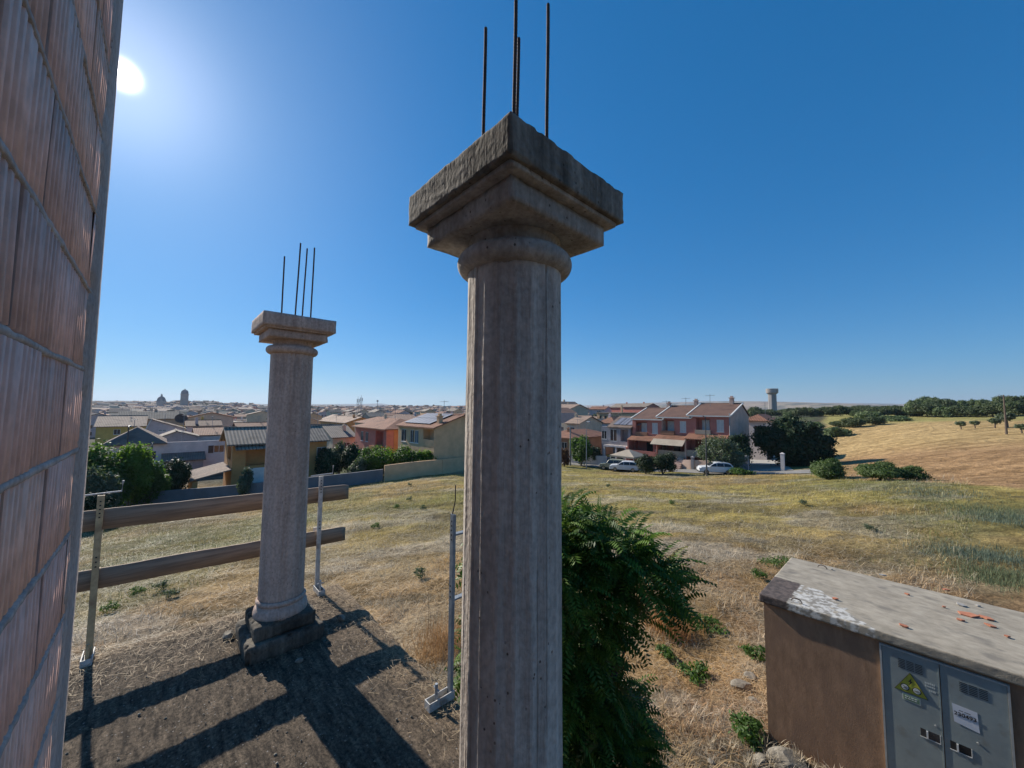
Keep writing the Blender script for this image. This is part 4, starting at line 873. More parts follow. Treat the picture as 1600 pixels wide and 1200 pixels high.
def house(uc, vb, Y, ul, ur, ve, label, wm, roof='gx', rm=None, rise=1.6, oh=.4, front=(), side=(), T=.3, L=None, W=None, chim=(), name='house', zb=None, shm=None, rp=.5, cat='house', trim=None, TS=.3):
    rm=rm or (T_RX,T_RY); shm=shm or M_shutb
    c=at(uc,ve,Y); zt=c.z; X0,Y0=c.x,c.y
    def solve(u, d):
        r_=ray(u,650); k=r_.x/r_.y; return (X0-k*Y0)/(k*d.y-d.x)
    if L is None: L=solve(ul,AX)
    if W is None: W=solve(ur,BX)
    L=max(2.,min(L,40)); W=max(2.,min(W,30))
    zb_=zb if zb is not None else min(gz(X0,Y0),gz(X0+AX.x*L,Y0+AX.y*L),gz(X0+BX.x*W,Y0+BX.y*W))-.4
    H=zt-zb_
    root=empty(name,(X0,Y0,zb_),GRID,label,cat)
    # openings are given in metres below the eave (z measured from eave, negative)
    fh=[(h[0],h[1],H+h[2],H+h[3]) for h in front]; shh=[(h[0],h[1],H+h[2],H+h[3]) for h in side]
    m=MB(); m.box(-L,-TS,T,W,0,H)
    cells(m,L,0,H,fh,lambda m,a,b,c_,d: m.box(-b,-a,0,T-.003,c_,d)); cells(m,W,0,H,[(h[0],h[1],h[2],h[3]) for h in shh],lambda m,a,b,c_,d: m.box(-TS+.003,0,max(a,T),b,c_,d) if b>T else None)
    hx=L; 
    if roof=='gx': rw=W*rp; m.prism([(-L,0,H),(-L,W,H),(-L,rw,H+rise)],(.25,0,0)); m.prism([(-.25,0,H),(-.25,W,H),(-.25,rw,H+rise)],(.25,0,0))
    if roof=='gy': rl=L*rp; m.prism([(-L,0,H),(0,0,H),(-rl,0,H+rise)],(0,.25,0)); m.prism([(-L,W-.25,H),(0,W-.25,H),(-rl,W-.25,H+rise)],(0,.25,0))
    if roof=='my': m.prism([(-L,0,H),(-L,W,H),(-L,W,H+rise)],(L,0,0))
    if roof=='flat': m.box(-L,-L+.2,0,W,H,H+rise); m.box(-.2,0,0,W,H,H+rise); m.box(-L+.2,-.2,0,.2,H,H+rise); m.box(-L+.2,-.2,W-.2,W,H,H+rise)
    m.build('wall',wm,root)
    t=.16; m=MB()
    if roof=='gx':
        rw=W*rp; s1=rise/rw; s2=rise/(W-rw); 
        for (y0_,z0_,y1_,z1_) in ((-oh,H-oh*s1,rw,H+rise),(W+oh,H-oh*s2,rw,H+rise)):
            m.prism([(-L-oh,y0_,z0_+.02),(-L-oh,y1_,z1_+.02),(-L-oh,y1_,z1_+t+.02),(-L-oh,y0_,z0_+t+.02)],(L+2*oh,0,0))
        ro=m.build('roof',rm[0],root)
        m=MB(); m.tube([(-L-oh,rw,H+rise+t),(oh,rw,H+rise+t)],.14,6); m.build('ridge',rm[0],ro)
    elif roof=='gy':
        rl=L*rp; s1=rise/rl; s2=rise/(L-rl)
        for (x0_,z0_,x1_,z1_) in ((oh,H-oh*s1,-rl,H+rise),(-L-oh,H-oh*s2,-rl,H+rise)):
            m.prism([(x0_,-oh,z0_+.02),(x1_,-oh,z1_+.02),(x1_,-oh,z1_+t+.02),(x0_,-oh,z0_+t+.02)],(0,W+2*oh,0))
        ro=m.build('roof',rm[1],root)
        m=MB(); m.tube([(-rl,-oh,H+rise+t),(-rl,W+oh,H+rise+t)],.14,6); m.build('ridge',rm[1],ro)
    elif roof=='my':
        s1=rise/W; m.prism([(-L-oh,-oh,H-oh*s1+.02),(-L-oh,W+oh,H+rise+oh*s1+.02),(-L-oh,W+oh,H+rise+oh*s1+t),(-L-oh,-oh,H-oh*s1+t)],(L+2*oh,0,0)); ro=m.build('roof',rm[0],root)
    elif roof=='hip':
        q_=min(L,W)*.5; A=[(-L-oh,-oh,H-.05),(oh,-oh,H-.05),(oh,W+oh,H-.05),(-L-oh,W+oh,H-.05)]
        if L>=W: rg=[(-L+q_,W/2,H+rise),(-q_,W/2,H+rise)]; fs=[(0,1,5,4),(1,2,5),(2,3,4,5),(3,0,4),(3,2,1,0)]
        else: rg=[(-L/2,q_,H+rise),(-L/2,W-q_,H+rise)]; fs=[(0,1,4),(1,2,5,4),(2,3,5),(3,0,4,5),(3,2,1,0)]
        m.box(-L-oh,oh,-oh,W+oh,H-.2,H-.052); m.add(A+rg,fs); ro=m.build('roof',rm[0],root)
    else:
        m.box(-L+.2,-.2,.2,W-.2,H+.01,H+.1); ro=m.build('roof',rm[0],root)
    if trim and roof=='gx':
        m=MB(); rw=W*rp
        for xx in (oh-.02,-L-oh-.14):
            m.bar((xx+.09,-oh-.05,H-oh*rise/rw+t-.02),(xx+.09,rw,H+rise+t+.05),.2,.18)
        m.box(-L-oh,oh,-oh-.14,-oh-.002,H-oh*rise/rw-.05,H-oh*rise/rw+.14); m.build('barge_board',trim,root)
    for (x,y,h) in chim:
        m=MB(); m.box(-x-.3,-x+.3,y-.3,y+.3,H+.1,H+h); m.box(-x-.42,-x+.42,y-.42,y+.42,H+h,H+h+.12); m.box(-x-.2,-x+.2,y-.2,y+.2,H+h+.12,H+h+.4); m.build('chimney',W_side if wm in (W_red,) else wm,ro)
    for h in front: opening(root,'f',h[0],h[1],H+h[2],H+h[3],h[4],T,shm)
    for h in side: opening(root,'s',h[0],h[1],H+h[2],H+h[3],h[4],T,shm)
    root['L']=L; root['W']=W; root['H']=H
    return root
def clean(o):
    for k in ('L','W','H'):
        if k in o: del o[k]
HS=[]
# beige house with solar roof
hb=house(679,735,50,623,765,669,'beige two-storey house with solar panels and dark loggias left of the centre column',W_beige,'gx',rise=1.6,oh=.35,T=1.1,rp=.5,
  front=[(.15,2.9,-2.6,-.25,'l'),(4.2,5.3,-2.3,-.5,'s'),(5.5,6.6,-2.3,-.5,'w'),(7.8,9.3,-2.3,-.5,'w'),(.3,2.6,-5.9,-3.6,'l'),(4.4,5.4,-5.2,-3.7,'s'),(7.6,8.6,-5.2,-3.7,'s')],shm=M_shutg,chim=[(1.0,1.4,1.5),(2.0,7,2.6)]); HS.append(hb)
L,W,H=hb['L'],hb['W'],hb['H']
M_pv=pm('solar_glass',(.22,.22,.25),(.17,.17,.20),3,rough=.45,stripes=('X',1.0,.4)); sl=1.6/(W*.5)
m=MB()
for i in range(6):
    for j in range(2):
        x0=-L+.8+i*1.25; y0=.5+j*2.0; m.prism([(x0,y0,H+y0*sl+.30),(x0+1.18,y0,H+y0*sl+.30),(x0+1.18,y0+1.9,H+(y0+1.9)*sl+.30),(x0,y0+1.9,H+(y0+1.9)*sl+.30)],(0,0,.05))
m.build('solar_panel',M_pv,hb)
m=MB(); m.box(-2.9,-.1,.02,.10,H-2.55,H-1.6); m.build('balcony_parapet',W_beige,hb); m=MB(); m.box(-2.6,-.3,.02,.10,H-5.8,H-4.9); m.build('balcony_parapet',W_beige,hb)
# salmon / orange house behind it
hp=house(604,725,62,556,625,670,'salmon and orange house with dark balcony beyond the garden trees',W_pink,'hip',rise=1.5,oh=.6,T=1.2,W=9,
  front=[(1.0,4.2,-3.0,-.5,'l'),(7.3,8.6,-2.6,-.9,'s'),(9.5,10.8,-2.6,-.9,'w')],side=[(2.6,3.8,-2.6,-.9,'s'),(5.5,6.7,-2.6,-.9,'s')]); HS.append(hp)
L,W,H=hp['L'],hp['W'],hp['H']
m=MB(); m.box(-.4,.06,1.3,W-.1,0,H-.15); m.build('orange_wall',W_orange,hp); m=MB(); m.box(-4.4,-.8,-1.0,-.85,H-3.9,H-2.9); m.box(-4.4,-.8,-.85,-.02,H-4.05,H-3.91); m.box(-.95,-.8,-.85,-.02,H-3.9,H-2.9); m.build('balcony',W_orange,hp)
HS.append(house(520,722,72,480,556,684,'low cream house with pale grey tiled roof left of the salmon house',W_cream,'gy',(T_HX,T_HY),rise=2.0,L=10,rp=.6,side=[(2,3.2,-2.4,-1,'s'),(5,6,-2.4,-1,'w'),(7.4,8.4,-2.4,-1,'s')],chim=[(3,3,2.0)]))
# ochre house behind the far column: the face towards the field is the local +x side
ho=house(364,765,44,331,508,693,'ochre two-storey house with portico and grey ridged roofs behind the far column',W_ochre,'gy',(T_HX,T_HY),rise=1.5,oh=.6,T=1.1,TS=1.2,rp=.5,L=7,
  front=[(1.2,4.2,-2.6,-.5,'l')],side=[(1.3,3.9,-2.7,-.6,'l'),(9,10.2,-2.3,-1.0,'s'),(6,7,-5.2,-4.0,'w')]); HS.append(ho)
L,W,H=ho['L'],ho['W'],ho['H']
m=MB(); m.prism([(.0,.2,H-.35),(1.0,.2,H-.75),(1.0,.2,H-.63),(.0,.2,H-.22)],(0,4.2,0)); m.build('lower_roof',T_HY,ho)
m=MB(); m.prism([(-7.5,-3.6,H-3.85),(.5,-3.6,H-3.85),(.5,-.05,H-3.0),(-7.5,-.05,H-3.0)],(0,0,.14)); m.build('portico_roof',T_GX,ho)
for x in (-7.2,-4.8,-2.4,.1):
    m=MB(); m.box(x-.22,x+.22,-3.4,-2.96,0,H-3.9); m.build('portico_pillar',W_ochre,ho)
m=MB(); m.box(-.12,-.004,1.3,3.9,H-3.2,H-2.7); m.build('balcony_parapet',W_ochre,ho)
m=MB(); m.box(-4.2,-1.2,.02,.12,H-3.0,H-2.1); m.build('balcony',W_ochre,ho)
# left cluster
HS.append(house(167,738,54,118,256,695,'lavender white house with big low grey hipped roof above the left hedge',W_white,'hip',(T_GX,T_GY),rise=2.3,oh=.6,L=10,front=[(1.2,3.2,-2.6,-1.2,'s')],side=[(12,13.4,-2.0,-.8,'o'),(4,5.2,-2.6,-1.2,'w')]))
HS.append(house(150,700,92,120,227,667,'yellow walled house with pale terracotta roof and a round dish',W_yellow,'gy',(T_PX,T_PY),rise=2.4,oh=.4,rp=.6,L=12,side=[(3,4.2,-2.0,-.7,'s'),(12,13.2,-2.0,-.7,'w'),(18,19.4,-2.0,-.5,'l')],chim=[(1.6,20,1.9)]))
hy=HS[-1]; H=hy['H']; m=MB(); m.T=Matrix.Translation((-1.8,15.5,H+1.7))@Matrix.Rotation(R(60),4,'Y'); m.lathe([(.05,0),(.7,.08),(1.35,.3),(1.4,.3),(.75,.04),(.05,-.05)],18); m.build('satellite_dish',M_shutb,hy)
HS.append(house(228,705,84,200,291,672,'mauve house with pale sloping gable edge and one small dark attic window',W_mauve,'gx',(T_GX,T_GY),rise=2.2,oh=.25,rp=.12,L=9,side=[(2.0,3.4,-.3,-.0-.02,'w')],trim=M_white))
HS.append(house(250,722,70,230,311,684,'plain grey gabled shed wall left of the window house',W_grey,'gx',(T_HX,T_HY),rise=1.0,oh=.3,L=8,rp=.42))
HS.append(house(306,718,78,280,374,681,'white house with faded red sheet roof and one small window',W_white,'gy',(T_RX,T_RY),rise=1.3,oh=.3,L=9,rp=.6,side=[(1.2,2.4,-2.6,-1.2,'w'),(7,8.2,-2.4,-.9,'s')]))
HS.append(house(292,705,100,270,346,666,'long mauve house with dark low roof and white fascia',W_mauve,'gy',(T_BX,T_BY),rise=1.3,oh=.4,L=9,trim=M_white,chim=[(1.5,2,1.9)]))
HS.append(house(256,740,56,236,322,722,'low outbuilding with dark grey sheet roof behind the dark shrub',W_grey,'gy',(T_GX,T_GY),rise=1.8,oh=.3,L=9,rp=.7))
HS.append(house(372,705,108,350,440,671,'pinkish low house with brick red roof behind the ochre house',W_pink,'gy',(T_RX,T_RY),rise=1.6,L=11))
HS.append(house(480,705,90,462,530,676,'pale grey low roofed house right of the far column',W_grey,'gy',(T_GX,T_GY),rise=1.5,L=10))
HS.append(house(430,720,84,410,470,674,'grey rendered house hidden mostly by the far column',W_grey,'gy',(T_HX,T_HY),rise=1.5,L=10))
# right: brick coloured low house, grey-blue house, three row houses
HS.append(house(893,725,76,845,955,684,'low brick orange house with flat terrace seen right of the centre column',W_brick,'hip',rise=1.3,oh=.5,W=15,side=[(3,4.2,-2.4,-1.0,'w')],front=[(1.2,2.6,-2.4,-1.0,'w')],chim=[(3,3,1.6)]))
hg=house(985,727,74,952,1010,668,'grey blue house with solar roof and veranda left of the three row houses',W_grey,'gx',(T_GX,T_GY),rise=1.9,oh=.4,T=1.3,W=9,
   front=[(.5,2.2,-2.9,-.5,'l'),(3.0,4.6,-2.9,-.5,'s'),(5.4,6.6,-2.6,-.9,'w'),(.4,3.0,-6.4,-4.2,'l'),(3.4,6.4,-6.4,-4.2,'l')]); HS.append(hg)
L,W,H=hg['L'],hg['W'],hg['H']
m=MB()
for i in range(4): m.prism([(-L+.6+i*1.5,.4,H+.45),(-L+1.95+i*1.5,.4,H+.45),(-L+1.95+i*1.5,3.6,H+1.75),(-L+.6+i*1.5,3.6,H+1.75)],(0,0,.05))
m.build('solar_panel',M_pv,hg)
m=MB(); m.box(-L-.4,-.1,-1.6,-.02,H-3.9,H-3.6)
for x in (-L-.3,-L*.5,-.3): m.box(x-.14,x+.14,-1.55,-1.25,0,H-3.9)
m.build('veranda',W_white,hg); m=MB(); x=-L-.35
while x<-.2: m.box(x,x+.06,-1.58,-1.52,H-3.6,H-2.7); x+=.28
m.box(-L-.4,-.1,-1.6,-1.5,H-2.72,H-2.64); m.build('railing',M_galv,hg)
rowspec=[(1034,69.5,656,'leftmost of the three dusty red row houses, with louvred porch',0),(1079,66.0,653,'middle of the three red row houses, with pale awning over the terrace',1),(1139,61.5,650.5,'nearest of the three red row houses, with blank gable wall and street lamp in front',2)]
prevc=None
for (uc,Y,ve,lb,ty) in rowspec:
    h_=house(uc,722,Y,0,0,ve,lb,W_red,'gx',(T_BX,T_BY),rise=2.0,oh=.22,T=1.2,rp=.62,L=5.9 if ty<2 else 6.4,W=10.2,trim=M_white,chim=[(1.4,6.2,3.1)],
      front=[(.8,1.9,-2.6,-.6,'s'),(2.9,5.2,-2.9,-.4,'l'),(.5,5.4,-6.6,-4.0,'l')],shm=M_shut,side=[]); HS.append(h_)
    L,W,H=h_['L'],h_['W'],h_['H']
    m=MB(); m.box(-.02,.05,-.02,W+.02,0,H-.02); m.prism([(-.02,-.02,H-.02),(-.02,W+.02,H-.02),(-.02,W*.62,H+1.95)],(.07,0,0)); m.build('gable_wall',W_side,h_)
    # glazed doors inside the loggias
    m=MB(); m.box(-4.6,-3.4,1.12,1.18,H-2.85,H-.7); m.build('balcony_door',M_shut if ty else M_white,h_)
    m=MB(); m.box(-3.6,-2.4,1.12,1.18,H-6.5,H-4.4); m.box(-1.6,-.9,1.12,1.18,H-6.2,H-4.9); m.build('ground_window',M_glass,h_)
    # canopy roof strip between floors and porch
    m=MB(); m.prism([(-L-.05,-2.1,H-3.95),(.05,-2.1,H-3.95),(.05,-.02,H-3.2),(-L-.05,-.02,H-3.2)],(0,0,.13)); m.build('canopy_roof',T_RX,h_)
    m=MB(); m.box(-L+.0,-L+.25,-2.0,-.02,0,H-3.9); m.box(-.25,.0,-2.0,-.02,0,H-3.9); m.build('porch_wall',W_side if ty==2 else W_red,h_)
    m=MB(); m.box(-L+.3,-.3,-2.0,-1.85,H-6.75,H-5.75); m.box(-L+.3,-.3,-1.85,-.02,H-6.9,H-6.75); m.build('terrace_parapet',W_sand if ty else W_red,h_)
    m=MB(); m.box(-5.3,-2.8,-.35 if ty else -.15,-.02,H-3.1,H-2.4); m.build('balcony_parapet',W_sand if ty==2 else W_brick,h_)
    if ty==1:
        m=MB(); m.prism([(-L+.1,-3.4,H-4.75),(-.1,-3.4,H-4.75),(-.1,-2.12,H-3.85),(-L+.1,-2.12,H-3.85)],(0,0,.06)); m.build('awning',W_sand,h_)
    # basement garage door and stairs
    m=MB(); m.box(-4.8,-2.4,-.06,-.005,.2,H-7.1); m.build('garage_door',M_shutb,h_)
    m=MB()
    for k in range(9): m.box(-1.9,-.4,-2.1-.3*(k+1),-2.1-.3*k,0,max(.3,(H-6.75)*(1-k/9)))
    m.build('stair',W_side,h_)
hr=HS[-1]; m=MB(); m.tube([(.12,-.1,0),(.12,-.1,hr['H']+.5)],.09,6); m.build('drainpipe',M_galv,hr)
HS.append(house(1196,722,74,1166,1225,657,'house with hipped red roof half hidden behind the big dark tree',W_white,'hip',rise=1.2,oh=.7,W=9,front=[(.8,2.0,-2.6,-1.0,'s'),(3,4.5,-2.8,-.7,'w')]))
for (uc,Y,ul,ur,ve,lb,wm,rm,rf) in [(905,95,885,935,662,'cream house with dark hedge behind the brick orange house',W_cream,(T_PX,T_PY),'gx'),(960,105,935,990,661,'white house with deep red hipped roof left of the grey blue house',W_white,(T_RX,T_RY),'hip'),
    (690,95,655,735,660,'grey house with a flat roof peeping over the solar roof',W_grey,(T_GX,T_GY),'gx'),(590,105,555,640,662,'pale house with red roof behind the salmon house',W_cream,(T_RX,T_RY),'hip'),(640,120,600,680,658,'white house with brown roof behind the beige house',W_white,(T_BX,T_BY),'gx'),(540,120,500,580,661,'ochre house with pale roof beyond the grey flat house',W_ochre,(T_PX,T_PY),'gx')]:
    HS.append(house(uc,0,Y,ul,ur,ve,lb,wm,rf,rm,rise=1.7,W=10,front=[(1.5,2.6,-2.4,-1.0,'w'),(5,6.1,-2.4,-1.0,'s')],chim=[(4,4,2.2)]))
ra=random.Random(4)
for h_ in HS:
    L,W,H=h_['L'],h_['W'],h_['H']; x0=-ra.uniform(.3,.7)*L; y0=ra.uniform(.4,.7)*W; rf=[c_ for c_ in h_.children if c_.name.startswith('roof')][0]
    m=MB(); zt=H+ra.uniform(3.4,4.4); m.tube([(x0,y0,H+.3),(x0,y0,zt)],.035,5); m.bar((x0-.8,y0,zt-.2),(x0+.8,y0,zt-.2),.05)
    for k in range(5): m.bar((x0-.7+k*.35,y0-.35,zt-.2),(x0-.7+k*.35,y0+.35,zt-.2),.035)
    m.build('aerial',M_galv,rf)
for h_ in HS: clean(h_)

# ------------------------------------------------------------ far town: every visible house is its own mesh
tp=[]
wl=[W_cream,W_white,W_sand,W_mauve,W_grey,W_brick,W_pink,W_ochre,W_beige]; rl=[T_RX,T_BX,T_PX,T_GX,T_HX]
wn={W_cream:'cream',W_white:'white',W_sand:'sand coloured',W_mauve:'mauve',W_grey:'grey',W_brick:'brick coloured',W_pink:'pink',W_ochre:'ochre',W_beige:'beige'}; rn={T_RX:'red',T_BX:'brown',T_PX:'pale terracotta',T_GX:'grey',T_HX:'pale grey'}
def farproto(L,W,H,rise,wm,rm,flat,seed):
    r_=random.Random(seed); m=MB(); m.box(-L/2,L/2,-W/2,W/2,-3,H)
    if not flat:
        m.prism([(-L/2,-W/2,H),(-L/2,W/2,H),(-L/2,0,H+rise)],(L,0,0)); m.mi=1
        for s in (-1,1): m.prism([(-L/2-.4,s*(W/2+.5),H-.2),(-L/2-.4,0,H+rise+.05),(-L/2-.4,0,H+rise+.25),(-L/2-.4,s*(W/2+.5),H)],(L+.8,0,0))
    else: m.mi=1; m.box(-L/2-.3,L/2+.3,-W/2-.3,W/2+.3,H,H+.3)
    m.mi=2
    for s in (-1,1):
        for zz in ([1.0,3.9] if H>5 else [1.0]):
            x=-L/2+1.2
            while x<L/2-1.8:
                if r_.random()<.8: m.box(x,x+1.1,s*W/2-.03,s*W/2+.03,zz,zz+1.4)
                x+=r_.uniform(2.2,3.4)
            y=-W/2+1.2
            while y<W/2-1.8:
                if r_.random()<.7: m.box(s*L/2-.03,s*L/2+.03,y,y+1.1,zz,zz+1.4)
                y+=r_.uniform(2.4,3.4)
    m.mi=0; m.box(1,1.6,1,1.6,H,H+rise+1.0)
    return m.build('town_house',[wm,rm,M_glass])
k=0
for i in range(20):
    wm=wl[rng.randrange(len(wl))]; rm=rl[rng.choice([0,0,1,2,2,3,4,4])]; o=farproto(rng.uniform(9,15),rng.uniform(8,11),rng.choice([3.6,6.2,6.4,6.6,8.6]),rng.uniform(1.2,2.3),wm,rm,rng.random()<.25,i)
    tp.append((o,wn[wm],rn[rm])); o['fresh']=1
cnt=0; placed=[]; TL=[]
occ=[(Vector(h.location).x,Vector(h.location).y) for h in HS]
nn=0
def sector(u):
    if u<230: return 'left of church dome'
    if u<300: return 'by the dome'
    if u<425: return 'right of bell tower'
    if u<560: return 'left of radio masts'
    if u<725: return 'right of radio masts'
    return 'beyond row houses'
cntr={}
while cnt<296 and nn<20000:
    nn+=1
    u=rng.choice([rng.uniform(120,735),rng.uniform(120,735),rng.uniform(120,735),rng.uniform(870,1010)]); Y=100*(9.6)**(rng.random()**.75)
    d=ray(u,640); x=Y*d.x/d.y; y=Y
    if u>735 and (Y>650): continue
    if u<735 and Y<118 : continue
    if any((x-a)**2+(y-b)**2<(12.5+Y*.008)**2 for a,b in placed) or any((x-a-3)**2+(y-b-9)**2<17**2 for a,b in occ): continue
    placed.append((x,y)); o,wc,rc=tp[rng.randrange(20)]
    if o.get('fresh'): del o['fresh']; c=o
    else: c=o.copy(); COL.objects.link(c)
    c.location=(x,y,gz(x,y)); c.rotation_euler=(0,0,GRID+rng.choice([0,0,math.pi/2])+rng.gauss(0,.12)); s=rng.uniform(.85,1.15); c.scale=(s,s,s)
    dist='near' if Y<230 else ('midway' if Y<450 else 'far')
    TL.append((f'{dist} {wc} town house, {rc} roof, {sector(u)}',u,c,'town houses '+sector(u))); cnt+=1
seen={}
for lb,u,c,gp in sorted(TL,key=lambda t:(t[0],t[1])): seen.setdefault(lb,[]).append((c,gp))
for lb,lst in seen.items():
    for i,(c,gp) in enumerate(lst): tag(c,lb if len(lst)==1 else f'{lb}, {["first","second","third","fourth","fifth","sixth","seventh","eighth","ninth","tenth"][i]} from left','house',gp)
for o,_,_ in tp:
    if o.get('fresh'): bpy.data.objects.remove(o)

# the packed rest of the town further up the slope, past counting
r_=np.random.default_rng(5); V=[];Fc=[];MI=[]
for i in range(1860):
    u=r_.uniform(100,735) if r_.random()<.85 else r_.uniform(870,1060); Y=r_.uniform(430,1080) if u<735 else r_.uniform(400,1500)
    if i>=1500: u=r_.uniform(745,862) if i%2 else r_.uniform(-150,90); Y=r_.uniform(95,900)
    d=ray(u,640); x=Y*d.x/d.y
    if any((x-a)**2+(Y-b)**2<144 for a,b in placed): continue
    if i>=1500: placed.append((x,Y))
    L_=r_.uniform(8,16);W_2=r_.uniform(7,11);H_=r_.choice([3.5,6.3,6.5,8.5]);rs_=r_.uniform(1,2.4); a_=GRID+r_.choice([0,math.pi/2])+r_.normal()*.15; g0=gz(x,Y); ca_,sa_=math.cos(a_),math.sin(a_); b0=len(V)
    for (px,py,pz) in ((-L_/2,-W_2/2,-3),(L_/2,-W_2/2,-3),(L_/2,W_2/2,-3),(-L_/2,W_2/2,-3),(-L_/2,-W_2/2,H_),(L_/2,-W_2/2,H_),(L_/2,W_2/2,H_),(-L_/2,W_2/2,H_),(-L_/2,0,H_+rs_),(L_/2,0,H_+rs_)): V.append((x+px*ca_-py*sa_,Y+px*sa_+py*ca_,g0+pz))
    wi=r_.integers(0,5); ri=5+r_.integers(0,3)
    for f in ((0,1,5,4),(1,2,6,5),(2,3,7,6),(3,0,4,7),(4,7,8,8),(5,9,6,6)): Fc.append(tuple(b0+q for q in f)); MI.append(wi)
    for f in ((4,5,9,8),(6,7,8,9)): Fc.append(tuple(b0+q for q in f)); MI.append(ri)
me=bpy.data.meshes.new('far_town'); me.from_pydata(V,[],[tuple(dict.fromkeys(f)) for f in Fc])
for m_ in (W_cream,W_mauve,W_grey,W_sand,W_brick,T_RX,T_BX,T_PX): me.materials.append(m_)
me.polygons.foreach_set('material_index',MI); me.update(); o=bpy.data.objects.new('far_town',me); COL.objects.link(o); tag(o,'dense mass of tiny roofs and walls on the far town slope','town',kind='stuff')
# ------------------------------------------------------------ tree prototypes and placing
PA=tree_proto('oak_tree',G5,3.2,2.6,5.6,5200,.30,101,k=16); PB=tree_proto('oak_tree',G5,3.8,2.3,4.8,5200,.30,102,k=18); G8=leafmat('light_grey_green_leaf',(.085,.12,.05),(.16,.20,.09),.25)
PC=tree_proto('pine_tree',G8,2.6,3.0,7.0,5200,.26,103,k=18,f=.36); PD=tree_proto('shrub_tree',G8,2.4,1.7,3.2,3600,.26,104,k=14)
PT=tree_proto('town_tree',G2,2.6,2.8,6.0,1800,.45,105,k=12); PY=tree_proto('cypress_tree',G2,1.0,3.4,7.2,1200,.35,106,k=10)
# hill crest trees, each its own
crest=[]
r7=random.Random(77)
for i in range(30):
    u=1228+i*12.4+r7.uniform(-3,3); Y=np.interp(u,[1228,1300,1400,1500,1600],[170,158,148,134,120]); crest.append((u,Y+r7.uniform(-3,4)))
for i in range(26):
    u=1236+i*14.2+r7.uniform(-4,4); Y=np.interp(u,[1228,1300,1400,1500,1600],[205,190,178,160,142]); crest.append((u,Y+r7.uniform(-4,4)))
for i in range(16):
    u=1440+i*10.5+r7.uniform(-3,3); Y=np.interp(u,[1430,1600],[195,158]); crest.append((u,Y+r7.uniform(-4,6)))
topv=lambda u: np.interp(u,[1200,1235,1290,1340,1372,1400,1420,1440,1465,1485,1530,1570,1600],[650,640,632,633,630,634,621,618,619,627,622,618,614])
names=['first','second','third','fourth','fifth','sixth','seventh','eighth','ninth','tenth']
ordn=lambda n: (names[n-1] if n<=10 else f'{n}th') 
crest.sort()
for i,(u,Y) in enumerate(crest):
    d=ray(u,640); x=Y*d.x/d.y; g0=gz(x,Y); back=Y>np.interp(u,[1228,1300,1400,1500,1600],[180,170,158,145,130])
    pr=[PA,PB,PC,PD][r7.choice([0,1,1,3] if not back else ([0,2,2] if u>1410 else [0,1,0]))]; hp_={PA:5.6,PB:4.8,PC:7.0,PD:3.2}[pr]
    zt=at(u,topv(u)+ (0 if back else 9)+r7.uniform(-2,6),Y).z; s=max(.8,min(1.75,(zt-g0)/hp_))
    row='back' if back else 'front'; zone='left of the lone bushes' if u<1300 else ('above the golden field' if u<1420 else ('by the tallest crest trees' if u<1500 else 'above the fruit trees'))
    use(pr,x,Y,g0-.2,s,r7.uniform(0,6),f'{row} row crest tree, {zone}, {ordn(i+1)} from left','tree','trees on the hill crest',sz=s*r7.uniform(.9,1.05))
# lone bushes on the golden slope
for (u,vb,w,hh,lb) in [(1271,672,26,15,'dark round bush just right of the big dark tree on the pale field'),(1308,682,30,17,'roundest lone bush low on the golden field'),(1311,667,22,10,'low flat bush left of the lone field oak'),(1333,668,30,17,'small spreading oak casting a shadow strip on the golden field'),
     (1368,664,28,15,'dark oak at the left of the pair below the crest'),(1398,658,36,12,'long low dark bush right of the pair below the crest'),(1358,655,30,15,'grey-green round bush on the field edge'),(1240,672,26,12,'bush behind the big dark tree top')]:
    p=hit(u,vb); s=w/590*p.y; pr={0:PD,1:PB}[1 if 'oak' in lb else 0]; hp_=3.2 if pr is PD else 4.8; rx=4.8 if pr is PD else 7.6
    use(pr,p.x,p.y,p.z-.25*s/rx*2,s/rx,rng.uniform(0,6),lb,'bush' if pr is PD else 'tree',sz=(hh/590*p.y)/hp_)
PF=tree_proto('fruit_tree',G3,.95,.85,2.6,800,.2,110,trunk=.13,k=7,f=.5)
for (u,vb,hh,lb) in [(1502,671,14,'leftmost small fruit tree on the pale slope'),(1524,669,13,'thinnest second fruit tree on the pale slope'),(1555,669,17,'wide fruit tree left of the utility pole'),(1574,668,26,'dark rounded fruit tree right behind the utility pole'),(1597,677,16,'small fruit tree at the right photo edge')]:
    p=hit(u,vb); use(PF,p.x,p.y,p.z,hh/590*p.y/2.6,rng.uniform(0,6),lb,'tree',sz=hh/590*p.y/2.6)
# big dark tree right of the row houses
p=at(1240,735,62); gB=gz(p.x,p.y)
bt=empty('broad_tree',(p.x,p.y,gB),0,'huge dark evergreen tree leaning right of the white gate pillar','tree')
def pb(u,v,Y,ru,rv): q=at(u,v,Y); return (q.x-bt.location.x,q.y-bt.location.y,q.z-bt.location.z,ru/590*Y,ru/590*Y*.9,rv/590*Y)
bb_=[pb(1232,672,62,26,17),pb(1205,684,62,24,14),pb(1250,685,62,30,20),pb(1240,700,62,36,22),pb(1256,705,63,24,18),pb(1272,714,63,11,9),pb(1215,696,61,22,14),pb(1248,725,62,22,10),pb(1195,690,61,14,8),pb(1230,660,63,14,8)]
r8=random.Random(8); bb_+=[(b_[0]+r8.uniform(-1,1)*b_[3],b_[1]-r8.uniform(.2,1)*b_[4],b_[2]+r8.uniform(-.6,1)*b_[5],b_[3]*.35,b_[4]*.35,b_[5]*.35) for b_ in bb_ for _ in range(4)]
V,Fc=leaf_cloud(bb_,52000,.22,9,shell=.4); npmesh('crown',V,Fc,G2,parent=bt)
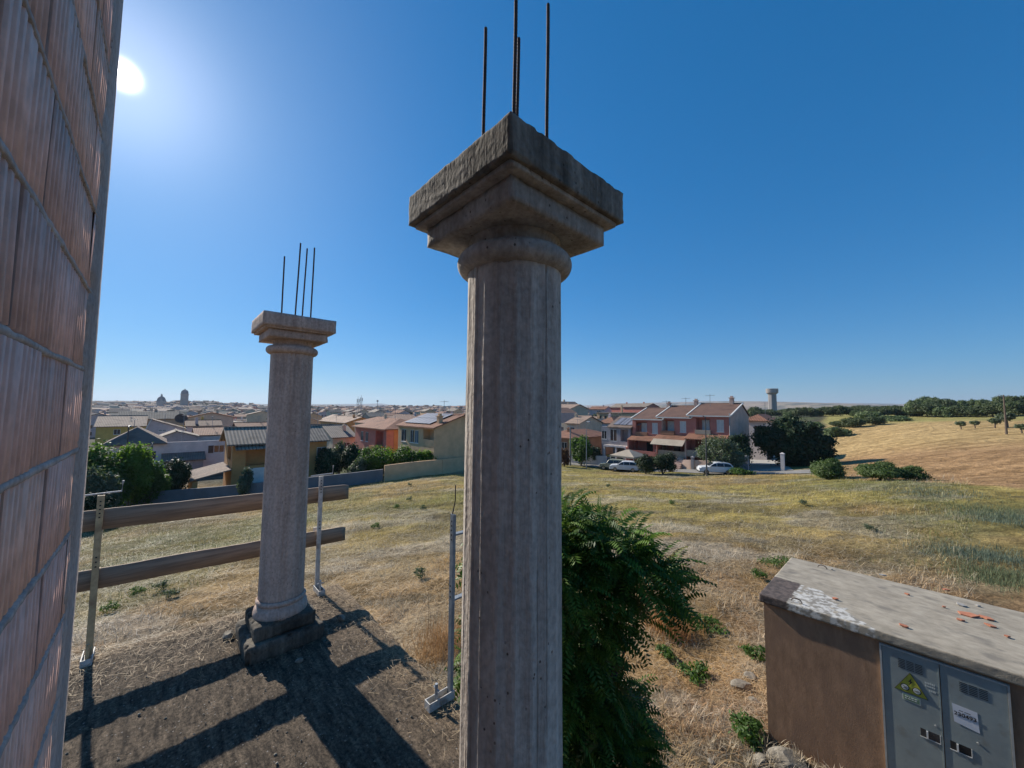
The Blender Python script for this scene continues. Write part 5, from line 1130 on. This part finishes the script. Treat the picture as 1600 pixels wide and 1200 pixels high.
m=MB(); m.tube([(0,0,-.5),(.3,0,1.5),(0,0,4)],[.5,.4,.3],8); m.build('trunk',M_bark,bt)
def bush(name, label, u, vt, vb, w, Y, mat, nleaf, ls, seed, cat='bush', k=10, f=.42, zoff=0):
    p=at(u,vb,Y); g0=min(gz(p.x,p.y),p.z) if abs(gz(p.x,p.y)-p.z)<4 else p.z; t=at(u,vt,Y).z; h=t-g0; rx=w/590*Y/2
    o=empty(name,(p.x,p.y,g0),rng.uniform(0,6),label,cat)
    V,Fc=leaf_cloud(clumps(0,0,h*.52,rx,rx*.85,h*.52,k,seed,f),nleaf,ls,seed,shell=.35); npmesh('crown',V,Fc,mat,parent=o)
    m=MB(); 
    for i in range(5): a_=i*1.256; m.tube([(0,0,-.2),(rx*.2*math.cos(a_),rx*.2*math.sin(a_),h*.3),(rx*.45*math.cos(a_),rx*.45*math.sin(a_),h*.7)],[.06,.045,.02],5)
    m.build('stem',M_bark,o); return o
bush('bush','pale green oleander bush behind the white car',1126,684,726,70,56,G3,9000,.16,1)
bush('tree','dark tree in the row house yard between gable and big tree',1158,682,735,44,60,G2,9000,.18,2,'tree')
bush('broom_bush','dark green broom bush left of the pair beside the parked vehicles',1009,712,737,32,57,G2,9000,.10,3)
bush('broom_bush','larger dark green broom bush right of the pair beside the parked vehicles',1036,708,738,42,56,G2,12000,.10,4)
bush('bush','leafy garden bush before the brick orange house',908,684,722,38,70,G1,7000,.2,5)
bush('bush','reddish brown bush left of the lamp post by the centre column',882,700,726,20,68,M_rust and leafmat('reddish_leaf',(.10,.05,.03),(.17,.08,.05)),3000,.16,6)
bush('bush','small dark bush right of the garden bush',930,697,722,22,72,G2,3500,.18,7)
bush('broom_bush','large green broom bush on the bank below the dark tree',1294,717,752,56,41,G6,14000,.10,8)
bush('broom_bush','wide green broom bush on the bank, left half of the pair',1378,723,750,62,36,G6,14000,.09,9)
bush('broom_bush','low olive green broom bush joined right of the wide one',1422,729,750,44,36,G6,8000,.09,10)
bush('bush','low bright green verge bush beside the white car',1155,732,744,34,52,G1,2500,.12,11)
bush('tree','distant bright green tree clump right of the centre column',901,644,672,44,150,G1,6000,.5,12,'tree'); bush('tree','distant dark tree left of the bright clump',884,641,660,14,170,G2,2500,.5,13,'tree'); bush('tree','distant dark spreading tree right of the bright clump',934,645,655,22,190,G2,2500,.6,14,'tree')
# left garden
bush('tree','big bright green bush tree against the brick wall edge',160,694,775,70,36,G1,16000,.16,21,'tree')
bush('tree','lighter green bush tree right of the biggest one',205,700,768,60,38,G4,13000,.15,22,'tree')
bush('bush','green bush at the right end of the left hedge',232,728,768,46,39,G1,7000,.15,23)
bush('bush','grey-green bush low against the brick wall',152,732,790,46,33,G3,6000,.14,24)
bush('bush','dark dense shrub left of the portico',270,723,767,44,42,G2,9000,.15,25)
bush('bush','small light green shrub in the garden of the ochre house',384,733,757,24,41,G3,4000,.12,26)
bush('bush','low dark bush in front of the grey wall right of the yellow post',150,775,800,50,31,G2,3000,.14,27)
bush('tree','dark garden tree just right of the far column',512,702,745,44,50,G2,11000,.16,28,'tree'); bush('tree','olive green garden tree beside the dark one',530,690,722,34,54,G3,8000,.16,29,'tree')
bush('tree','dark garden tree in the middle of the garden',552,700,742,36,52,G2,9000,.16,30,'tree'); bush('bush','pale flowering shrub against the grey wall',563,717,740,34,49,G3,6000,.12,31)
for i,(u,vt,vb,w,mt,lb) in enumerate([(583,701,728,44,G1,'green citrus tree left of three before the salmon house'),(606,698,726,50,G4,'brightest citrus tree before the salmon house'),(632,700,728,48,G1,'citrus tree before the beige house'),(655,705,728,44,G4,'small yellow green citrus tree beside the beige house loggia'),(671,709,726,26,G4,'last yellow green shrub of the hedge by the beige house')]):
    bush('tree',lb,u,vt,vb+6,w,50.6,mt,9000,.14,32+i,'tree')
bush('bush','low dark hedge on top of the beige garden wall',618,717,735,80,52,G2,8000,.14,40)
# trees among the far town
TT=[]
for i in range(120):
    u=rng.choice([rng.uniform(140,735),rng.uniform(880,990),rng.uniform(480,735)]); Y=rng.uniform(150,1020) if rng.random()<.5 else rng.uniform(700,1060); d=ray(u,640); x=Y*d.x/d.y
    if any((x-a)**2+(Y-b)**2<64 for a,b in placed): continue
    pr=PY if rng.random()<.15 else PT; s=rng.uniform(.8,1.5)*(1.25 if Y>700 else 1); TT.append((use(pr,x,Y,gz(x,Y)-.3,s,rng.uniform(0,6),'x','tree','trees among the far roofs'),u,'cypress' if pr is PY else 'round'))
TT.sort(key=lambda t:t[1])
for i,(o,u,kd) in enumerate(TT): o['label']=f'dark {kd} tree among the roofs {sector(u)}, {ordn(i+1)} roof tree from left'
for i in range(26):   # scrub by the water tower
    u=1176+i*3.6+rng.uniform(-3,3); Y=rng.uniform(215,300); d=ray(u,640); x=Y*d.x/d.y; s=rng.uniform(.8,1.3); use([PB,PA][i%2],x,Y,at(u,rng.uniform(652,655),Y).z-.5,s,rng.uniform(0,6),f'dark scrub oak near the foot of the water tower, {ordn(i+1)} from the left','tree','scrub oaks by the water tower')

# ------------------------------------------------------------ walls, road, driveway
def ribbon(name, pts, wdt, mat, dz=.03, kind='structure', label=None):
    P=[Vector(p) for p in pts]; V=[];Fc=[]; D=[]; 
    fine=[]
    for i in range(len(P)-1):
        n_s=max(2,int((P[i+1]-P[i]).length/1.0))
        for k in range(n_s): fine.append(P[i].lerp(P[i+1],k/n_s))
    fine.append(P[-1]); nw=6
    for i,p in enumerate(fine):
        d=(fine[min(i+1,len(fine)-1)]-fine[max(i-1,0)]); d.z=0; d.normalize(); s=Vector((d.y,-d.x,0))
        for j in range(nw+1):
            q=p+s*wdt*(j/nw-.5); V.append((q.x,q.y,gz(q.x,q.y)+dz))
    for i in range(len(fine)-1):
        for j in range(nw): Fc.append((i*(nw+1)+j,(i+1)*(nw+1)+j,(i+1)*(nw+1)+j+1,i*(nw+1)+j+1))
    o=npmesh(name,np.array(V),np.array(Fc),mat,smooth=True); tag(o,kind=kind); return o
M_road=pm('dusty_asphalt',(.25,.235,.215),(.17,.16,.15),.8,bump=.4,rough=.95); M_drive=pm('pale_concrete_drive',(.42,.39,.34),(.30,.28,.25),.6,rough=.95)
def G(u,Y): d=ray(u,700); return (Y*d.x/d.y,Y,0)
ribbon('street',[G(1290,50),G(1200,53),G(1110,57),G(1000,65.5),G(900,74),G(820,84)],5.5,M_road,.05)
ribbon('driveway',[G(1196,56),G(1190,66),G(1183,80)],6.5,M_drive,.07)
def gwall(name, label, P, h, t, mat, cap=None, cat='wall'):
    """garden wall following the ground, as one thing"""
    m=MB(); 
    for i in range(len(P)-1):
        a_=Vector(P[i]); b_=Vector(P[i+1]); n_s=max(1,int((b_-a_).length/3))
        for k in range(n_s):
            p=a_.lerp(b_,k/n_s); q=a_.lerp(b_,(k+1)/n_s); d=(q-p).normalized(); s=Vector((d.y,-d.x,0))*t/2; za=gz(p.x,p.y)+h; zq=gz(q.x,q.y)+h
            m.add([(p.x-s.x,p.y-s.y,za-h-1.5),(p.x+s.x,p.y+s.y,za-h-1.5),(q.x+s.x,q.y+s.y,zq-h-1.5),(q.x-s.x,q.y-s.y,zq-h-1.5),(p.x-s.x,p.y-s.y,za),(p.x+s.x,p.y+s.y,za),(q.x+s.x,q.y+s.y,zq),(q.x-s.x,q.y-s.y,zq)],[(4,5,6,7),(0,1,5,4),(1,2,6,5),(2,3,7,6),(3,0,4,7)])
    return tag(m.build(name,mat),label,cat)
def gv(u,v,y0=20): p=hit(u,v,y0); return (p.x,p.y,0)
gwall('boundary_wall','long dull grey block wall at the left end of the field',[gv(60,802),gv(200,794),gv(400,776),gv(598,752)],1.45,.25,W_block)
gwall('boundary_wall','plain beige garden wall below the beige house',[gv(600,752),gv(690,741),gv(740,734)],1.9,.25,W_beige)
gwall('garden_wall','pinkish front wall of the row houses behind the dark broom bushes',[G(1122,59.5),G(1078,63),G(1050,66)],1.5,.25,W_side)
gwall('garden_wall','low grey wall behind the white car',[G(1122,57.5),G(1165,56)],1.5,.2,W_grey)
gwall('garden_wall','blue grey low fence wall left of the grey blue house',[G(893,74),G(925,71.5),G(948,70)],1.7,.2,W_white)
for (u,Y,h,lb) in [(1222,55,2.4,'white painted gate pillar beside the big dark tree'),(1166,56,2.3,'grey gate pillar left of the driveway'),(1082,62.6,1.9,'pale pillar at the end of the pinkish front wall')]:
    x,y,_=G(u,Y); m=MB(); m.box(-.22,.22,-.22,.22,-.5,h); m.box(-.28,.28,-.28,.28,h,h+.1); m.frust(.28,.28,h+.1,.05,.05,h+.22); o=m.build('gate_pillar',W_white if 'white' in lb else W_grey); o.location=(x,y,gz(x,y)); o.rotation_euler=(0,0,GRID); tag(o,lb,'pillar')

# ------------------------------------------------------------ lamps, poles, mast, tower, church
def pole(name, label, u, vb, vt, Y, arm, cat, r=.07, cross=False, mat=None, z0=None):
    t=at(u,vt,Y); g0=gz(t.x,t.y); h=t.z-g0; o=empty(name,(t.x,t.y,g0),GRID,label,cat)
    m=MB(); m.tube([(0,0,-.4),(0,0,h*.5),(0,0,h)],[r*1.3,r,r*.7],8); m.build('pole',mat or M_galv,o)
    if arm:
        m=MB(); m.tube([(0,0,h-.1),(arm*.5,0,h+.1),(arm,0,h+.05)],[.05,.04,.04],6); m.build('arm',mat or M_galv,o)
        m=MB(); m.frust(.35,.16,h-.03,.25,.12,h+.12,cx=arm); m.build('lamp_head',M_galv,o)
    if cross:
        for k in range(cross):
            m=MB(); m.box(-.7,.7,-.05,.05,h-.3-k*.5,h-.18-k*.5)
            for x in (-.6,0,.6): m.tube([(x,0,h-.18-k*.5),(x,0,h-.02-k*.5)],.045,6)
            m.build('crossarm',M_galv,o)
    return o
M_dpole=pm('dark_painted_pole',(.06,.065,.07),(.04,.04,.045),5,rough=.6)
pole('street_lamp','tall dark street lamp in front of the nearest row house',1102,738,651,52,-.6,'street lamp',.09,mat=M_dpole)
pole('street_lamp','thin grey street lamp by the garden bush right of the centre column',916,728,659,66,.5,'street lamp',.06)
pole('utility_pole','pale concrete utility pole beside the brick orange house',891,725,665,70,0,'utility pole',.12,1)
pole('utility_pole','tall wooden utility pole on the golden slope at right',1568,680,617,70,0,'utility pole',.13,1,M_bark)
pole('utility_pole','dark pole in front of the lavender house with horizontal arm',201,715,667,50,-2.2,'utility pole',.10,mat=M_dpole)
pole('utility_pole','wooden pole with two cross arms in the hedge before the lavender house',238,740,692,44,0,'utility pole',.10,2,M_dpole)
pole('utility_pole','thin dark pole above the ochre house roof',360,690,665,70,0,'utility pole',.08,1,M_dpole)
# radio mast pair
M_fst=pm('far_lattice_steel',(.30,.30,.31),(.22,.22,.23),3,rough=.6)
def lattice(label, u, vt, Y, wdt, top):
    t=at(u,vt,Y); g0=gz(t.x,t.y); h=t.z-g0; o=empty('radio_mast',(t.x,t.y,g0),.4,label,'radio mast'); m=MB(); a_=wdt/2
    for sx in (-1,1):
        for sy in (-1,1): m.bar((sx*a_,sy*a_,0),(sx*a_,sy*a_,h),.28)
    z=0
    while z<h-wdt:
        for s in (-1,1): m.bar((-a_,s*a_,z),(a_,s*a_,z+wdt),.14); m.bar((s*a_,-a_,z),(s*a_,a_,z+wdt),.14); m.bar((-a_,s*a_,z),(a_,s*a_,z),.14)
        z+=wdt
    m.build('lattice',M_fst,o); m=MB()
    for k in range(top): t_=k*2.1; m.box(1.0*math.cos(t_)-.25,1.0*math.cos(t_)+.25,1.0*math.sin(t_)-.25,1.0*math.sin(t_)+.25,h-3.2,h-.5)
    m.tube([(0,0,h-.5),(0,0,h+2)],.15,6); m.build('antenna',M_fst,o)
lattice('left one of two close radio masts above the town',559.5,623,330,1.5,3); lattice('right one of two close radio masts above the town',564.5,621,330,1.3,3)
t=at(590,626,420); g0=gz(t.x,t.y); m=MB(); m.tube([(0,0,0),(0,0,t.z-g0)],[.4,.22],8); m.box(-.9,.9,-.3,.3,t.z-g0-1.2,t.z-g0+.5); o=m.build('antenna_pole',M_fst); o.location=(t.x,t.y,g0); tag(o,'single thin antenna pole right of the two radio masts','antenna')
# water tower
Y=300; b=at(1208,655,Y); t=at(1208,607,Y); g0=gz(b.x,b.y); H=t.z-g0; k=Y/590; wt=empty('water_tower',(b.x,b.y,g0),0,'concrete water tower with wide round tank on the horizon','water tower')
M_wt=pm('tower_concrete',(.40,.37,.35),(.28,.26,.25),.3,(1,1,.3),rough=.95)
m=MB(); rs=5.3*k; m.lathe([(rs*1.02,-2),(rs,0),(rs*.95,H-8.5*k),(rs*.98,H-8*k)],24)
for i in range(8):
    a_=i*math.pi/4; m.bar((rs*1.0*math.cos(a_),rs*1.0*math.sin(a_),0),(rs*.98*math.cos(a_),rs*.98*math.sin(a_),H-8*k),.35*k*1.4)
m.build('shaft',M_wt,wt)
m=MB(); rt=8.1*k; m.lathe([(rs*.95,H-9.5*k),(rt*.97,H-7.0*k),(rt,H-6.5*k),(rt,H-1.2*k),(rt*1.03,H-1.0*k),(rt*1.03,H-.5*k),(rt*.9,H-.3*k),(1.0,H)],32); m.build('tank',M_wt,wt)
m=MB(); m.lathe([(rt*1.0+.04,H-3.9*k),(rt+.25,H-3.8*k),(rt+.25,H-3.4*k),(rt+.04,H-3.3*k)],32,caps=False); m.build('tank_band',M_wt,wt)
# church dome and bell tower on the town ridge
M_ch=pm('far_church_stone',(.36,.33,.30),(.27,.25,.23),.2,rough=.95); M_dome=pm('far_dome_slate',(.20,.21,.22),(.15,.155,.16),.3,rough=.8)
Y=800; k=Y/590; b=at(251,642,Y); z_=lambda v: at(251,v,Y).z
ch=empty('domed_church',(b.x,b.y,b.z-4),GRID,'distant church with a lead grey dome and lantern on the town ridge','church'); zb=b.z-4
m=MB(); m.box(-19*k,7*k,-7*k,7*k,0,z_(632.5)-zb); m.lathe([(5.6*k,z_(636)-zb),(5.6*k,z_(628)-zb),(5.9*k,z_(627.5)-zb),(5.9*k,z_(627)-zb)],24); m.build('body',M_ch,ch)
m=MB(); zd=z_(627)-zb; m.lathe([(5.4*k*math.cos(t_),zd+8.0*k*math.sin(t_)) for t_ in np.linspace(0,1.45,10)],24); m.build('dome',M_dome,ch)
m=MB(); m.lathe([(1.2*k,zd+7.6*k),(1.2*k,zd+9.5*k),(1.5*k,zd+9.6*k),(.3*k,zd+11.5*k),(.1*k,zd+12*k)],10); m.build('lantern',M_ch,ch)
m=MB(); m.box(10*k,16*k,-4*k,4*k,0,z_(629)-zb); m.prism([(10*k,-4*k,z_(629)-zb),(10*k,4*k,z_(629)-zb),(10*k,0,z_(625.5)-zb)],(6*k,0,0)); m.box(12*k,13.5*k,-1*k,1*k,0,z_(623)-zb); m.build('facade_gable',M_ch,ch)
b=at(287,640,Y); bt_=empty('bell_tower',(b.x,b.y,b.z-3),GRID,'distant stone bell tower with rounded cap right of the church dome','bell tower'); zb=b.z-3; z_=lambda v: at(287,v,Y).z-zb
m=MB(); hw=4.6*k; m.box(-hw,hw,-hw,hw,0,z_(625)); 
for sx in (-1,1):
    for sy in (-1,1): m.box(sx*hw*.78-hw*.22,sx*hw*.78+hw*.22,sy*hw*.78-hw*.22,sy*hw*.78+hw*.22,z_(625),z_(616.5))
m.box(-hw*.84,hw*.84,-hw*.84,hw*.84,z_(625),z_(616.5)); m.box(-hw*1.12,hw*1.12,-hw*1.12,hw*1.12,z_(616.5),z_(615.4)); m.box(-hw*1.1,hw*1.1,-hw*1.1,hw*1.1,z_(626),z_(625)+.01); m.build('shaft',M_ch,bt_)
m=MB(); zd=z_(615.4); m.lathe([(4.6*k,zd),(4.6*k,zd+2.2*k)]+[(4.4*k*math.cos(t_),zd+2.2*k+4.6*k*math.sin(t_)) for t_ in np.linspace(0,1.4,8)]+[(.4*k,zd+8*k)],16); m.build('cap_dome',M_dome,bt_)

# ------------------------------------------------------------ vehicles and tent
M_cw=pm('white_car_paint',(.70,.71,.73),(.66,.67,.69),2,rough=.25); M_tyre=pm('tyre_rubber',(.02,.02,.02),rough=.8); M_rim=pm('alloy_rim',(.35,.35,.36),rough=.35,metal=.8); M_lamp=pm('lamp_glass',(.5,.5,.52),rough=.1); M_red=pm('tail_lamp',(.35,.02,.02),rough=.3); M_cg=pm('khaki_paint',(.30,.30,.22),rough=.4)
def car(name, label, pos, rz, paint, roofrack=True, boxy=False):
    o=empty(name,pos,rz,label,'car'); 
    if not boxy: prof=[(-2.25,.35),(-2.28,.62),(-2.18,.85),(-1.95,.98),(-1.1,1.08),(-.35,1.56),(.2,1.66),(1.2,1.66),(1.75,1.56),(2.1,1.12),(2.2,.95),(2.22,.55),(2.15,.35)]
    else: prof=[(-2.0,.45),(-2.02,.7),(-1.95,1.0),(-.9,1.1),(-.55,1.68),(-.2,1.75),(1.8,1.75),(1.95,1.6),(2.0,1.1),(2.02,.6),(1.98,.45)]
    n_=len(prof); V=[];Fc=[]; 
    ys=[(-1,.0),(-1,.045),(-.5,.06),(0,.07),(.5,.06),(1,.045),(1,.0)]
    def half(z): return .91-.0*z if z<1.02 else .91-(z-1.02)*.30
    bm_=MB(); lay=[]
    for s in (-.96,-1.0,-.7,0,.7,1.0,.96):
        lay.append([(x if abs(s)<1 or True else x, s*half(z), (z*(.97 if abs(s)==.96 else 1))) for (x,z) in prof])
    lay=lay[1:6]
    vs=[p for l in lay for p in l]; fs=[tuple(range(n_))[::-1],tuple(4*n_+i for i in range(n_))]
    for j in range(4):
        for i in range(n_): fs.append((j*n_+i,j*n_+(i+1)%n_,(j+1)*n_+(i+1)%n_,(j+1)*n_+i))
    bm_.add(vs,fs); body=bm_.build('body',paint,o,bevel=.035,smooth=False)
    g_=MB()
    for s in (-1,1):
        def P(x,z): return (x,s*(half(z)+.012),z)
        if not boxy: qs=[[(-.98,1.12),(-.33,1.49),(-.05,1.56),(-.05,1.12)],[(.02,1.12),(.02,1.57),(.85,1.58),(.85,1.12)],[(.92,1.12),(.92,1.58),(1.25,1.57),(1.72,1.45),(1.85,1.15)]]
        else: qs=[[(-.8,1.14),(-.5,1.6),(.2,1.62),(.2,1.14)],[(.3,1.14),(.3,1.62),(1.1,1.62),(1.1,1.14)],[(1.2,1.14),(1.2,1.62),(1.8,1.58),(1.85,1.14)]]
        for q_ in qs: g_.prism([P(*a_) for a_ in q_],(0,s*.008,0))
    if not boxy: g_.prism([(-1.02,-.74,1.15),(-1.02,.74,1.15),(-.42,.66,1.55),(-.42,-.66,1.55)],(-.02,0,.03)); g_.prism([(2.06,-.72,1.2),(2.06,.72,1.2),(1.80,.64,1.52),(1.80,-.64,1.52)],(.03,0,.02))
    else: g_.prism([(-.9,-.74,1.15),(-.9,.74,1.15),(-.58,.66,1.62),(-.58,-.66,1.62)],(-.03,0,.02)); g_.prism([(2.02,-.7,1.15),(2.02,.7,1.15),(1.97,.62,1.58),(1.97,-.62,1.58)],(.02,0,0))
    g_.build('window_glass',M_glass,o)
    for (x,s) in ((-1.38,-1),(1.35,-1),(-1.38,1),(1.35,1)):
        m=MB(); m.T=Matrix.Translation((x,s*.80,.35))@Matrix.Rotation(R(90),4,'X'); m.lathe([(.22,-.11),(.33,-.11),(.36,-.07),(.36,.07),(.33,.11),(.22,.11)],22); w_=m.build('wheel',M_tyre,o,smooth=False)
        m=MB(); m.T=Matrix.Translation((x,s*.80,.35))@Matrix.Rotation(R(90),4,'X'); m.lathe([(.05,-.115),(.225,-.125),(.225,.125),(.05,.115)],14); m.build('rim',M_rim,w_)
        m=MB(); m.T=Matrix.Translation((x,s*.905,.40))@Matrix.Rotation(R(90),4,'X'); m.lathe([(.44,-.012),(.44,.012)],22); 
    m=MB()
    for s in (-1,1): m.box(-2.27,-2.0,s*.72-.16,s*.72+.16,.70,.86)
    m.build('headlight',M_lamp,o); m=MB()
    for s in (-1,1): m.box(2.02,2.225,s*.78-.10,s*.78+.12,.88,1.12)
    m.build('tail_light',M_red,o); m=MB(); m.box(-2.31,2.26,-.86,.86,.28,.42); m.build('bumper',M_tyre,o)
    if roofrack:
        m=MB()
        for s in (-1,1): m.tube([(-.1,s*.66,1.66),(0,s*.66,1.73),(1.3,s*.66,1.73),(1.4,s*.66,1.66)],.02,6)
        m.build('roof_rail',M_rim,o)
    m=MB()
    for s in (-1,1): m.box(-.95,-.78,s*.93,s*1.06,1.05,1.2)
    m.build('mirror',paint,o); return o
x,y,_=G(1117,54); car('parked_car','white estate car facing left behind the dark street lamp',(x,y,gz(x,y)+.06),R(-14),M_cw)
x,y,_=G(975,62); car('parked_car','small pale hatchback nearest the dark broom bushes',(x,y,gz(x,y)+.06),R(-20),M_cw,False)
x,y,_=G(957,64.5); car('off_road_car','khaki boxy off-road car parked left of the pale hatchback',(x,y,gz(x,y)+.06),R(-25),M_cg,True,True)
x,y,_=G(1185,76); car('parked_car','dark car in the yard at the end of the driveway',(x,y,gz(x,y)+.1),GRID,M_tyre,False)
# white tent canopy
x,y,_=G(982,66); t=empty('tent_canopy',(x,y,gz(x,y)),GRID,'white pointed garden canopy behind the parked vehicles','canopy')
ht=at(982,711,66).z-gz(x,y); m=MB(); m.frust(2.3,2.3,ht-.25,2.3,2.3,ht); m.frust(2.3,2.3,ht+.001,.3,.3,ht+.9); m.build('cover',W_sand,t)
for sx in (-1,1):
    for sy in (-1,1): m=MB(); m.tube([(sx*2.2,sy*2.2,-.2),(sx*2.2,sy*2.2,ht-.25)],.05,6); m.build('leg',M_white,t)
x,y,_=G(372,42); m=MB(); m.box(-.9,.9,-.05,.05,-.5,1.9); o=m.build('white_panel',M_white); p=at(402,745,43); o.location=(p.x,p.y,p.z-.9); o.rotation_euler=(0,0,GRID+math.pi/2); tag(o,'flat pale panel leaning in the garden of the ochre house','panel')

# ------------------------------------------------------------ haze
if True:
    m=MB(); m.box(-9500,9500,-9500,9500,-420,260); hzb=m.build('haze',[]); hzb.data.materials.clear()
    mm=bpy.data.materials.new('thin_air_haze'); mm.use_nodes=True; n=mm.node_tree; n.nodes.clear(); o_=n.nodes.new('ShaderNodeOutputMaterial'); v_=n.nodes.new('ShaderNodeVolumePrincipled'); v_.inputs['Density'].default_value=.000095; v_.inputs['Color'].default_value=(.72,.82,1,1); v_.inputs['Anisotropy'].default_value=.2
    n.links.new(v_.outputs[0],o_.inputs['Volume']); hzb.data.materials.append(mm); tag(hzb,kind='stuff')
# ------------------------------------------------------------ loose straw blown over the terrace edge
r_=np.random.default_rng(99); k=2600; u_=r_.random(k); far_=r_.random(k)<.72
la=np.where(far_,3.44-np.abs(r_.normal(size=k))*.38,r_.uniform(.2,3.4,k)); lb=np.where(far_,r_.uniform(-2.2,.6,k),.62-np.abs(r_.normal(size=k))*.16)
ok=(la<3.45)&(lb<.63)&~((np.hypot(la-2.74,lb+.06)<.3)); la=la[ok]; lb=lb[ok]; k=len(la)
x=NC.x+AX.x*la+BX.x*lb; y=NC.y+AX.y*la+BX.y*lb; ph=r_.uniform(0,6.28,k); l=r_.uniform(.02,.09,k); P=np.stack([x,y,np.full(k,FLOOR+.012)+r_.random(k)*.012],-1)
D=np.stack([np.cos(ph),np.sin(ph),r_.normal(size=k)*.12],-1)*l[:,None]; S=np.stack([-np.sin(ph),np.cos(ph),ph*0],-1)*.0011
V=np.stack([P-S,P+S,P+D+S,P+D-S],1).reshape(-1,3); C=np.repeat(np.array((.42,.31,.18))*(.6+.8*r_.random((k,1))),4,axis=0)
tag(npmesh('straw_litter',V,np.arange(len(V)).reshape(-1,4),M_straw,col=C),'short straw litter scattered on the far edge of the terrace','straw',kind='stuff')
# grit on the terrace
import bmesh as _b
k=1400; la=r_.uniform(-1.,3.4,k); lb=r_.uniform(-2.2,.6,k); V=[];Fc=[]
for i in range(k):
    s_=.003+.008*r_.random()**3; c0=Vector((NC.x+AX.x*la[i]+BX.x*lb[i],NC.y+AX.y*la[i]+BX.y*lb[i],FLOOR+.004)); b0=len(V)
    for (a,b,c) in ((1,0,0),(-1,0,0),(0,1,0),(0,-1,0),(0,0,1),(0,0,-1)): V.append((c0.x+a*s_*r_.uniform(.6,1.3),c0.y+b*s_*r_.uniform(.6,1.3),c0.z+c*s_*.7))
    for f in ((0,2,4),(2,1,4),(1,3,4),(3,0,4),(2,0,5),(1,2,5),(3,1,5),(0,3,5)): Fc.append(tuple(b0+q for q in f))
tag(npmesh('grit',np.array(V),np.array(Fc),M_rock),'loose pale grit strewn over the dark terrace','grit',kind='stuff')
